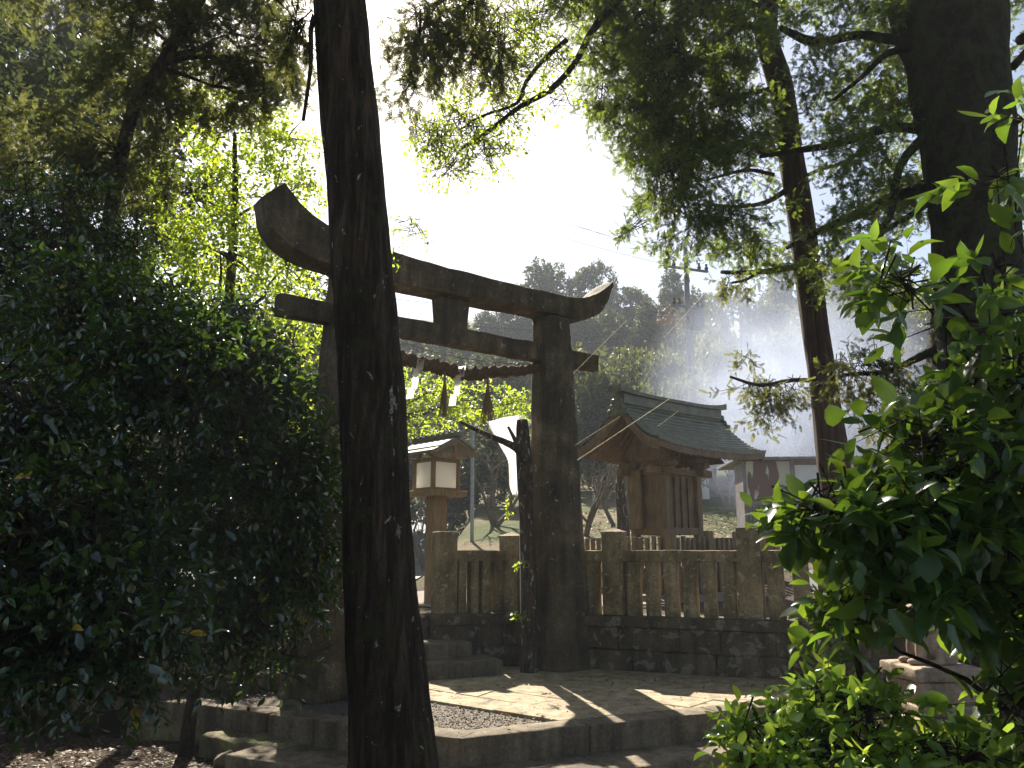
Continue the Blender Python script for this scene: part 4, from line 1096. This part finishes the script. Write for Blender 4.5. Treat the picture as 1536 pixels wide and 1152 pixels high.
# 13 broken little trunk in front of the right pillar
tr = pl([(794, 1008, 13), (793, 900, 11), (790, 780, 11), (786, 690, 12), (784, 645, 10), (783, 630, 8)], 9.55)
tr[0] = (tr[0][0], tr[0][1], -.05, tr[0][3])
lm = [pl([(786, 690, 8), (775, 672, 6), (745, 658, 4.5), (715, 645, 3.5), (690, 632, 2)], 9.5), pl([(778, 672, 4), (770, 655, 3), (762, 640, 2)], 9.5)]
brk = tree('dead_tree', 'thin broken lichen spotted trunk hard against the right torii pillar', 'tree', tr, [blob(770, 762, 9.4, 12, 5, .06, 5), blob(780, 838, 9.4, 8, 8, .05, 5), blob(778, 920, 9.4, 10, 6, .05, 5), blob(700, 628, 9.5, 20, 10, .1, 8)], M['bright'], M['bark_grey'], RHOMB, .06, lm, sides=16, ridge=.04, amp=.08, auto=False, m=5, tw=.08, seed=41, thr=-5)

# 12 small green tree behind the rope
tr = pl([(566, 860, 9), (562, 760, 8), (560, 650, 6), (575, 560, 4)], 15.5); tr = ext(tr)
tree('maple_tree', 'small bright green leafed tree showing under the straw rope', 'tree', tr,
     [blob(640, 590, 15.3, 55, 34, .6, 260), blob(710, 600, 15.2, 55, 28, .5, 260), blob(765, 606, 15.1, 34, 18, .35, 100), blob(630, 640, 15.4, 40, 16, .4, 70), blob(548, 560, 15.8, 30, 50, .5, 60)], M['bright'], M['bark_grey'], RHOMB, .085, seed=51, m=8, tw=.22, thr=-.6)

# 3 bright trees on the left behind the bush
tr = pl([(338, 760, 11), (340, 520, 9), (352, 330, 6), (352, 200, 3)], 11.5); tr = ext(tr)
tree('maple_tree', 'slender tree with glowing yellow green leaves left of the gate', 'tree', tr,
     dens([blob(350, 190, 11.5, 80, 60, .7, 330), blob(290, 290, 11.4, 80, 60, .8, 300), blob(410, 300, 11.6, 75, 70, .8, 330), blob(330, 380, 11.2, 90, 60, .9, 380), blob(430, 400, 11.8, 60, 70, .7, 330), blob(260, 430, 11.0, 70, 50, .7, 200), blob(440, 520, 11.8, 60, 60, .6, 260), blob(400, 620, 11.6, 70, 60, .6, 200), blob(430, 210, 11.9, 50, 50, .6, 170), blob(460, 700, 11.9, 50, 60, .5, 140)], 1.0),
     M['bright'], M['twig'], RHOMB, .085, seed=61, m=8, tw=.3, thr=-.35, lr=.8)
tr = pl([(140, 620, 13), (150, 420, 11), (195, 180, 10.5), (240, 100, 9.5), (300, 0, 8.5)], 8.5); tr = ext(tr, 12)
tree('leaning_tree', 'dark leaning trunk with brownish needle sprays at the upper left', 'tree', tr,
     dens([blob(250, 60, 8.8, 90, 60, .9, 330), blob(350, 50, 9.0, 90, 55, .8, 330), blob(190, 140, 8.6, 70, 60, .8, 230), blob(320, 130, 9.0, 80, 40, .6, 200), blob(410, 95, 9.2, 55, 45, .5, 120), blob(80, 240, 8.4, 110, 60, .9, 280), blob(180, 230, 8.4, 70, 50, .6, 160), blob(300, -90, 9, 220, 70, 1.5, 560), blob(60, -60, 8.5, 160, 60, 1.2, 300)], 1.5),
     M['brownpine'], M['twig'], SPRAY, .12, seed=71, m=6, tw=.26, thr=-.3, droop=.5, lr=.5)
tr = [(*at(60, 700, 19)[:2], 0, .25)]; tr = [(tr[0][0], 19, .3, .28), (tr[0][0]+.1, 19, 6, .22), (tr[0][0], 19, 14.5, .08)]
tree('cypress_tree', 'pale sunlit conifer behind the top left corner', 'tree', tr, [blob(60, 60, 19, 90, 110, 1.8, 900), blob(130, 150, 18.5, 60, 70, 1.2, 420), blob(0, 180, 19, 70, 90, 1.4, 420), blob(90, -60, 19, 80, 80, 1.5, 400)],
     M['olive'], M['bark_red'], SPRAY, .3, seed=73, m=6, tw=.6, thr=-.3, droop=.6)

# 2b left shrubs
def shrub(name, label, px, YY, blobs, size, mat, seed, tmpl=OVAL, m=8, tw=.26, base=None, thr=-.25, **kw):
    b = base or pl([(px, 1130, 8)], YY)[0]
    g_ = hgt(b[0], b[1]); tr = [(b[0], b[1], g_-.15, b[3]*1.3), (b[0]+.02, b[1], g_+.35, b[3]), (b[0]+.06, b[1]+.05, g_+.9, b[3]*.8), (b[0], b[1]+.1, g_+1.6, b[3]*.6)]
    return tree(name, label, 'shrub' if 'shrub' in name else 'bush', tr, blobs, mat, M['twig'], tmpl, size, m=m, tw=tw, seed=seed, thr=thr, lr=.5, sides=12, **kw)
shrub('camellia_shrub', 'tall dark glossy camellia filling the left of the view, with sparkling leaves', 275, 5.2,
      dens([blob(300, 600, 5.4, 150, 130, .9, 950), blob(400, 700, 5.6, 95, 110, .6, 520), blob(170, 510, 5.6, 130, 100, .9, 620), blob(320, 520, 6.0, 90, 70, .7, 330), blob(250, 790, 5.2, 150, 100, .9, 800), blob(400, 860, 5.6, 75, 70, .5, 260), blob(340, 940, 5.3, 70, 60, .5, 190), blob(455, 800, 5.9, 50, 90, .4, 200), blob(405, 600, 6.0, 45, 60, .4, 130), blob(478, 700, 6.1, 26, 70, .3, 70), blob(470, 880, 6.2, 26, 50, .25, 40), blob(420, 980, 6.0, 40, 26, .25, 36)], 1.2),
      .058, M['cam'], 81, twigs=M['twig'], base=(*gp(278, 1128, -.30)[:2], 0, .055))
shrub('camellia_shrub', 'nearest big leafed dark shrub at the left edge of the photo', 60, 3.6,
      [blob(70, 800, 3.9, 130, 110, .6, 420), blob(60, 940, 3.7, 140, 90, .5, 420), blob(180, 940, 3.9, 110, 80, .5, 330), blob(20, 640, 4.2, 110, 110, .6, 330), blob(160, 850, 4.2, 110, 70, .5, 240)],
      .062, M['cam'], 83, twigs=M['twig'], base=(*gp(40, 1130, -.35)[:2], 0, .04))
shrub('camellia_shrub', 'dark shrub with fine leaves rising behind the left edge camellia', 40, 6.5,
      [blob(60, 400, 6.6, 150, 130, 1.0, 900), blob(130, 350, 6.9, 100, 70, .8, 360), blob(30, 560, 6.3, 120, 110, .8, 520), blob(-60, 700, 6, 120, 300, .9, 500)],
      .055, M['cam'], 85, twigs=M['twig'], base=(*gp(20, 1060, -.2)[:2], 0, .05))
# overgrown trees closing the view on the left
for k, (px, Y0, top, wd, lab) in enumerate([(40, 14, 90, 150, 'dark evergreen far behind the left shrubs, below the pale conifer'), (180, 16, 110, 120, 'dark evergreen far behind the left shrubs, under the leaning trunk'), (400, 19, 400, 100, 'dark evergreen behind the left torii pillar'), (-100, 12, 100, 150, 'dark evergreen just outside the left edge')]):
    b0 = at(px, 800, Y0); ht = at(px, top, Y0)[2]
    tree('evergreen_tree', lab, 'tree', [(b0[0], Y0, .2, .2), (b0[0], Y0, ht*.5, .15), (b0[0]+.2, Y0, ht*.9, .05)],
         [(b0[0], Y0, ht*.75, wd*Y0/F, 1.5, ht*.3, 620), (b0[0]+.4, Y0+.5, ht*.35, wd*Y0/F*1.1, 1.5, ht*.33, 620)], M['far'], M['bark_grey'], QUAD, .2, seed=90+k, m=8, tw=.6, thr=-.6, up=.6)

# 10 right camellia (large leaves)
shrub('camellia_bush', 'big leafed bright green camellia filling the right edge', 1500, 2.6,
      [blob(1450, 480, 2.7, 90, 60, .2, 42), blob(1525, 570, 2.7, 80, 80, .3, 56), blob(1490, 710, 2.7, 100, 80, .3, 85), blob(1400, 660, 2.6, 100, 40, .22, 36), blob(1345, 785, 2.6, 90, 46, .22, 58), blob(1235, 762, 2.6, 62, 18, .12, 18), blob(1640, 640, 2.8, 110, 160, .4, 130), blob(1420, 720, 2.7, 90, 50, .25, 40), blob(1400, 880, 2.75, 70, 26, .2, 22), blob(1660, 900, 2.9, 110, 120, .4, 110), blob(1430, 785, 2.7, 115, 50, .3, 84), blob(1335, 862, 2.65, 66, 46, .2, 36), blob(1530, 900, 2.8, 55, 100, .25, 80), blob(1275, 915, 2.9, 60, 36, .15, 26), blob(1530, 1060, 2.7, 40, 70, .2, 30),
       blob(1350, 420, 2.6, 50, 26, .12, 16), blob(1495, 265, 2.7, 36, 18, .08, 7), blob(1535, 180, 2.7, 24, 24, .08, 4), blob(1490, 400, 2.7, 50, 26, .12, 12), blob(1250, 770, 2.6, 50, 24, .12, 12)],
      .096, M['cam2'], 104, twigs=M['twig'], m=6, tw=.14, base=(1.95, 2.9, 0, .035), up=.9, jit=.5, thr=-.6, spread=.9, gf=1.6, hole=(*at(1403, 975, 2.65), .12, .6, .12))
# 11 small young bush at the bottom right
shrub('young_bush', 'low pale green young leafed bush at the bottom right', 1250, 2.7,
      [blob(1170, 1115, 2.75, 75, 36, .2, 80), blob(1270, 1060, 2.8, 90, 36, .2, 80), blob(1350, 1125, 2.75, 100, 32, .25, 90), blob(1240, 1140, 2.7, 110, 40, .25, 100), blob(1450, 1140, 2.6, 80, 26, .2, 60)],
      .058, M['lite'], 103, twigs=M['twig'], m=7, tw=.11, base=(1.15, 2.75, 0, .018), up=.9, jit=.5, thr=-.5, hole=(*at(1403, 975, 2.65), .14, .6, .15))

# background shrubs and trees ------------------------------------------------
def protoT(name, label, group, mat, seed, kind):
    t = thing(name, label, 'tree', (0, 0, 0), group)
    MB().add(*tube([(0, 0, -.5, .3), (.1, 0, 4, .22), (0, .1, 8, .08)], 8, 3, amp=.1)).build('trunk', M['bark_grey'], t, smooth=True)
    if kind == 'dome': bl = [(0, 0, 7.5, 2.9, 2.9, 3.0, 900), (1.2, .3, 4.9, 2.2, 2.2, 2.0, 420), (-1.4, -.3, 5.0, 2.2, 2.2, 2.0, 420), (0, -.8, 3, 2.4, 2.0, 1.8, 300)]
    elif kind == 'cone': bl = [(0, 0, 8.6, 1.5, 1.5, 2.0, 420), (0, 0, 6.4, 2.3, 2.3, 1.7, 520), (0, 0, 4.2, 2.9, 2.9, 1.6, 520), (0, 0, 2.4, 2.8, 2.8, 1.5, 320)]
    else: bl = [(0, 0, 5.5, 3.4, 3.0, 2.2, 750), (2.4, .4, 4.0, 2.0, 2.0, 1.8, 350), (-2.3, -.5, 4.2, 2.2, 2.2, 1.9, 400), (.4, -1.5, 2.6, 2.6, 1.8, 1.6, 350)]
    foliage('crown', bl, mat, t, QUAD, .40, 9, .7, .15, -.15, seed, up=.5, gf=5.0)
    return t
protos = {'dome': protoT('domed_tree', 'hazy dark domed tree on the far hillside', 'domed trees on the far hillside', M['far'], 201, 'dome'),
          'cone': protoT('conifer_tree', 'hazy pointed conifer on the far hillside', 'conifers on the far hillside', M['far'], 202, 'cone'),
          'lite': protoT('broadleaf_tree', 'pale sunlit spreading tree on the hazy hillside', 'pale trees on the hazy hillside', M['far2'], 203, 'broad')}
used = set()
def putT(kind, px, pytop, Y, wpx=None, rz=0, lab=None):
    p = at(px, pytop, Y); g_ = hgt(p[0], Y); h = max(2.0, p[2]-g_); src = protos[kind]
    sz = h/10.6 if kind != 'lite' else h/7.8
    sx = (wpx*Y/F/6.4) if wpx else sz
    if kind in used:
        o = src.copy(); COL.objects.link(o)
        for ch in list(src.children):
            c = ch.copy(); COL.objects.link(c); c.parent = o
    else: o = src; used.add(kind)
    o.location = (p[0], Y, g_-.1); o.scale = (sx, sx, sz); o.rotation_euler = (0, 0, rz)
    if lab: o['label'] = lab
far = [('dome', 820, 396, 85, 90, 'left one of the two tall domed crowns on the skyline'), ('dome', 887, 398, 85, 80, 'right one of the two tall domed crowns on the skyline'), ('dome', 948, 432, 80, 70, 'smaller domed crown right of the two tall ones'), ('cone', 1006, 408, 78, 66, 'pointed crown right behind the utility pole top'),
       ('dome', 775, 455, 80, 80, None), ('cone', 730, 470, 78, 70, None), ('dome', 850, 450, 70, 90, None), ('dome', 915, 470, 66, 80, None), ('cone', 970, 455, 66, 66, None), ('dome', 680, 480, 70, 90, None), ('dome', 1050, 440, 66, 80, None),
       ('lite', 1110, 430, 48, 120, None), ('lite', 1180, 385, 50, 140, None), ('dome', 1270, 385, 56, 110, None), ('lite', 1230, 440, 42, 120, None), ('dome', 1340, 420, 50, 110, None), ('lite', 1150, 500, 38, 120, None), ('dome', 1300, 500, 40, 130, None), ('lite', 1400, 450, 44, 140, None), ('lite', 1060, 520, 38, 110, None),
       ('dome', 1500, 440, 50, 130, None), ('dome', 620, 500, 60, 110, None), ('dome', 540, 500, 55, 120, None), ('cone', 450, 480, 55, 110, None), ('dome', 1420, 540, 36, 120, None), ('dome', 1200, 570, 34, 110, None), ('dome', 760, 520, 50, 110, None), ('dome', 690, 540, 44, 110, None), ('lite', 1330, 580, 34, 110, None),
       ('dome', 840, 520, 46, 100, None), ('lite', 930, 520, 40, 110, None), ('lite', 860, 520, 34, 110, None), ('lite', 990, 530, 34, 110, None), ('lite', 1010, 570, 30, 90, None), ('dome', 900, 590, 32, 90, None), ('dome', 350, 520, 50, 120, None), ('cone', 250, 500, 48, 120, None),
       ('dome', 600, 600, 32, 110, None), ('dome', 740, 640, 27, 100, 'dark rounded tree behind the white banner'), ('dome', 680, 650, 29, 90, 'dark rounded tree behind the slim metal pole'), ('lite', 960, 640, 30, 90, None), ('dome', 1120, 620, 30, 90, None)]
for i, f in enumerate(far): putT(f[0], f[1], f[2], f[3], f[4], i*1.9, f[5])
# rust coloured crown
tr_ = at(1010, 470, 60); o = tree('autumn_tree', 'small rusty orange crowned tree beside the utility pole', 'tree', [(tr_[0], 60, hgt(tr_[0], 60)-.3, .2), (tr_[0], 60, tr_[2]-.5, .1)], [blob(1008, 468, 60, 28, 12, 1.3, 60)], M['rust_leaf'], M['bark_grey'], QUAD, .32, seed=210, m=6, tw=.5, lr=.1)

# bare twiggy shrubs behind the fence
def bare(px, py, Y, h, label, seed, n=9, sp=1.0):
    p = at(px, py, Y); g_ = hgt(p[0], Y); rg = random.Random(seed); mb = MB()
    def grow(a, d, L, r, lv):
        b = a+d*L; mid = a+d*L*.5+Vector((rg.uniform(-1, 1), rg.uniform(-1, 1), rg.uniform(-.3, .6)))*L*.08
        mb.add(*tube([(*a, r), (*mid, r*.8), (*b, r*.55)], 5 if lv < 2 else 3, 2, cap=False))
        if lv < 4:
            for k in range(rg.choice((2, 3, 3))):
                nd_ = (d+Vector((rg.gauss(0, .5), rg.gauss(0, .5), rg.gauss(0, .35)+.1))*sp).normalized()
                grow(b if k else mid, nd_, L*rg.uniform(.55, .8), r*.6, lv+1)
    for k in range(3): grow(Vector((p[0]+rg.uniform(-.15, .15), Y, g_-.1)), Vector((rg.gauss(0, .35), rg.gauss(0, .3), 1)).normalized(), h*.36, .05*h/2.2, 0)
    o = mb.build('bare_shrub', M['twig_pale'], loc=(p[0], Y, g_)); tag(o, label, 'shrub', 'bare winter shrubs')
bare(885, 790, 20, 2.6, 'bare twiggy shrub just right of the right torii pillar', 1)
bare(930, 780, 22, 3.0, 'bare twiggy shrub left of the little shrine', 2)
bare(745, 760, 22, 3.2, 'tangled bare shrub behind the banner', 3)
bare(1095, 740, 27, 3.6, 'bare shrub between the shrine eave and the shed', 4)
bare(1200, 690, 30, 5.0, 'tall bare shrub rising in the smoke above the shed', 5)
bare(1290, 690, 30, 4.6, 'bare shrub in the smoke above the white panel', 6)
bare(640, 760, 26, 3.0, 'bare shrub behind the lantern panels', 7)
bare(975, 700, 27, 4.0, 'bare shrub behind the shrine body', 8)
tr = [(at(932, 800, 17)[0], 17, hgt(2.3, 17)-.1, .16), (at(934, 760, 17)[0], 17, 1.9, .13), (at(930, 730, 17)[0], 17, 2.6, .10), (at(936, 700, 17)[0], 17, 3.4, .07)]
tree('bare_tree', 'grey leaning tree trunk just left of the shrine', 'tree', tr, [], M['far'], M['bark_grey'], amp=.15)

# leaf litter, loose leaves and gravel
def scatter(name, n, region, size, mat, seed, zf, tmpl=QUAD, lab=None):
    rs = np.random.RandomState(seed); P = []
    while len(P) < n:
        x = rs.uniform(region[0], region[1]); y = rs.uniform(region[2], region[3]); z = zf(x, y)
        if z is not None: P.append((x, y, z+.006))
    P = np.array(P); a = rs.uniform(0, 6.28, n); U = unit(np.stack([np.cos(a), np.sin(a), rs.normal(size=n)*.25], 1))
    N = unit(np.array([0, 0, 1.])+rs.normal(size=(n, 3))*.35)
    V = place(tmpl, P, U, N, size*rs.uniform(.5, 1.3, n)); me = fastmesh(name, V, tmpl[1], n, len(tmpl[0]))
    o = link(name, me, mat); o['kind'] = 'stuff'; o['label'] = lab; o['category'] = 'leaves'; return o
scatter('leaf_litter', 16000, (-5, -.3, 3.6, 7.6), .045, M['litter'], 5, lambda x, y: hgt(x, y) if np.dot(np.array([x, y])-c0, nL) > .1 else None, RHOMB, 'dry brown fallen leaves on the soil at the lower left')
scatter('fallen_leaves', 520, (-2.8, 3.2, 6.4, 9.2), .04, M['litter'], 6, lambda x, y: .0 if (np.dot(np.array([x, y])-c0, nR) < -.1 and np.dot(np.array([x, y])-c0, nL) < -.1 and y < wl(x)-.5 and (y > wl(x)-1.0 or random.random() < .2)) else None, RHOMB, 'few dry leaves lying on the stone platform')
scatter('hill_litter', 6000, (1.2, 8, 14.5, 26), .09, M['litter'], 8, lambda x, y: hgt(x, y), RHOMB, 'dry leaves and stubble on the slope behind the shrine')
# gravel pebbles
rs = np.random.RandomState(9); n = 5200; P = []
while len(P) < n:
    x = rs.uniform(-3.6, 1.0); y = rs.uniform(6.2, 9.4); q = np.array([x, y]); w = q-o_ if False else q-np.array([-.83, 7.88])
    if np.dot(q-c0, nR) < -.27 and np.dot(q-c0, nL) < -.27 and np.dot(w, pv) < -.02: P.append((x, y, -.028))
P = np.array(P); Tm = (np.array([(1, 0, 0), (-.5, .8, 0), (-.5, -.8, 0), (0, 0, .8)]), [(0, 1, 3), (1, 2, 3), (2, 0, 3)])
a = rs.uniform(0, 6.28, n); U = np.stack([np.cos(a), np.sin(a), np.zeros(n)], 1)
V = place(Tm, P, U, unit(np.array([0, 0, 1.])+rs.normal(size=(n, 3))*.3), rs.uniform(.008, .02, n)); me = fastmesh('gravel_bed', V, Tm[1], n, 4)
o = link('gravel_bed', me, M['gravel']); o['kind'] = 'stuff'; o['label'] = 'small grey brown gravel beside the paving slabs'; o['category'] = 'gravel'

M['silk'] = cloth('spider_silk', (.9, .85, .7), .6)
for (a, b, Y0, r_, lb) in [((1004, 598), (866, 690), 5.5, .0022, 'longest glinting spider thread in front of the shrine roof'), ((1018, 616), (986, 640), 5.5, .0014, 'short glinting spider thread over the shrine roof tiles'), ((1066, 430), (1000, 502), 6, .0016, 'glinting spider thread right of the utility pole'),
                           ((930, 625), (862, 668), 5.8, .0012, 'faint spider thread meeting the left verge of the shrine roof'), ((940, 480), (860, 560), 6.5, .0011, 'faint spider thread right of the tie beam end')]:
    A_ = at(*a, Y0); B_ = at(*b, Y0+.2); o = obj('spider_thread', *tube([(*A_, r_*.55), (*B_, r_*.55)], 4, 2), M['silk'], loc=A_); tag(o, lb, 'spider thread', 'spider threads in the sunlight')

# ------------------------------------------------------------ air
def volume_mat(name, dens, col, aniso, hetero=False):
    m, nt, out = newmat(name); v = nt.nodes.new('ShaderNodeVolumePrincipled')
    v.inputs['Color'].default_value = (*col, 1); v.inputs['Density'].default_value = dens; v.inputs['Anisotropy'].default_value = aniso
    if hetero:
        tc = nt.nodes.new('ShaderNodeTexCoord'); ln = nt.nodes.new('ShaderNodeVectorMath'); ln.operation = 'LENGTH'
        nt.links.new(tc.outputs['Object'], ln.inputs[0])
        mr = nt.nodes.new('ShaderNodeMapRange'); mr.inputs[1].default_value = 1.0; mr.inputs[2].default_value = .15; mr.inputs[3].default_value = 0; mr.inputs[4].default_value = 1
        nt.links.new(ln.outputs['Value'], mr.inputs[0])
        nn = noi(nt, tc.outputs['Object'], 2.2, 3, .6, .3)
        r2 = nt.nodes.new('ShaderNodeMapRange'); r2.inputs[1].default_value = .40; r2.inputs[2].default_value = .68; r2.inputs[3].default_value = .1; r2.inputs[4].default_value = dens
        nt.links.new(nn, r2.inputs[0])
        mu = nt.nodes.new('ShaderNodeMath'); mu.operation = 'MULTIPLY'; nt.links.new(mr.outputs[0], mu.inputs[0]); nt.links.new(r2.outputs[0], mu.inputs[1])
        nt.links.new(mu.outputs[0], v.inputs['Density'])
    nt.links.new(v.outputs[0], out.inputs['Volume']); return m
HZ = .0016
hz = obj('haze', *qbox(((min(xs)+max(xs))/2, (min(ys)+max(ys))/2, (42+GMIN-1)/2), (max(xs)-min(xs)+4, max(ys)-min(ys)+4, 42-GMIN+1), 0), volume_mat('haze_air', HZ, (.86, .92, 1.0), .0)); hz['kind'] = 'stuff'; hz['label'] = 'pale blue morning haze in the air'; hz['category'] = 'haze'
zmin = min(v[2] for v in [(0, 0, hgt(x, y)) for x in (-200, 0, 200) for y in (-60, 0)])
sm0 = at(1180, 590, 24)
V, Fc = ell((0, 0, 0), (1, 1, 1), 12)
o = obj('smoke', V, Fc, volume_mat('smoke_air', .30, (.72, .80, 1.0), .3, True)); o.location = sm0; o.scale = (4.6, 4.5, 4.2)
o['kind'] = 'stuff'; o['label'] = 'bluish smoke drifting above the shed'; o['category'] = 'smoke'

# ------------------------------------------------------------ light, sky, camera
SUN_EL = math.radians(42); SUN_AZ = math.radians(-12.3)
w = bpy.data.worlds.new('World'); sc.world = w; w.use_nodes = True; nt = w.node_tree
bgn = nt.nodes['Background']; sky = nt.nodes.new('ShaderNodeTexSky'); sky.sky_type = 'NISHITA'; sky.sun_disc = False
sky.sun_elevation = SUN_EL; sky.sun_rotation = SUN_AZ; sky.air_density = 1.0; sky.dust_density = 1.6; sky.ozone_density = .9
nt.links.new(sky.outputs[0], bgn.inputs['Color']); bgn.inputs['Strength'].default_value = .05
sl = bpy.data.lights.new('Sun', 'SUN'); sl.energy = 5; sl.angle = math.radians(.53); sl.color = (1.0, .925, .80)
so = bpy.data.objects.new('sun', sl); COL.objects.link(so)
dv = Vector((math.sin(SUN_AZ)*math.cos(SUN_EL), math.cos(SUN_AZ)*math.cos(SUN_EL), math.sin(SUN_EL)))
so.rotation_euler = dv.to_track_quat('Z', 'Y').to_euler(); so.location = (0, 20, 30)
cd = bpy.data.cameras.new('camera'); cam = bpy.data.objects.new('camera', cd); COL.objects.link(cam)
cd.sensor_width = 36; cd.lens = F/1536*36; cd.clip_end = 2000; cd.clip_start = .05
cam.location = (0, 0, EYE); cam.rotation_euler = (math.radians(90)+TILT, 0, 0); sc.camera = cam
sc.view_settings.view_transform = 'Standard'; sc.view_settings.look = 'None'; sc.view_settings.exposure = 1.6; sc.view_settings.gamma = 1
sc.cycles.max_bounces = 7; sc.cycles.transparent_max_bounces = 6; sc.cycles.volume_bounces = 1; sc.cycles.use_denoising = True
sc.cycles.volume_step_rate = 4; sc.cycles.volume_max_steps = 64; sc.cycles.caustics_reflective = False; sc.cycles.caustics_refractive = False
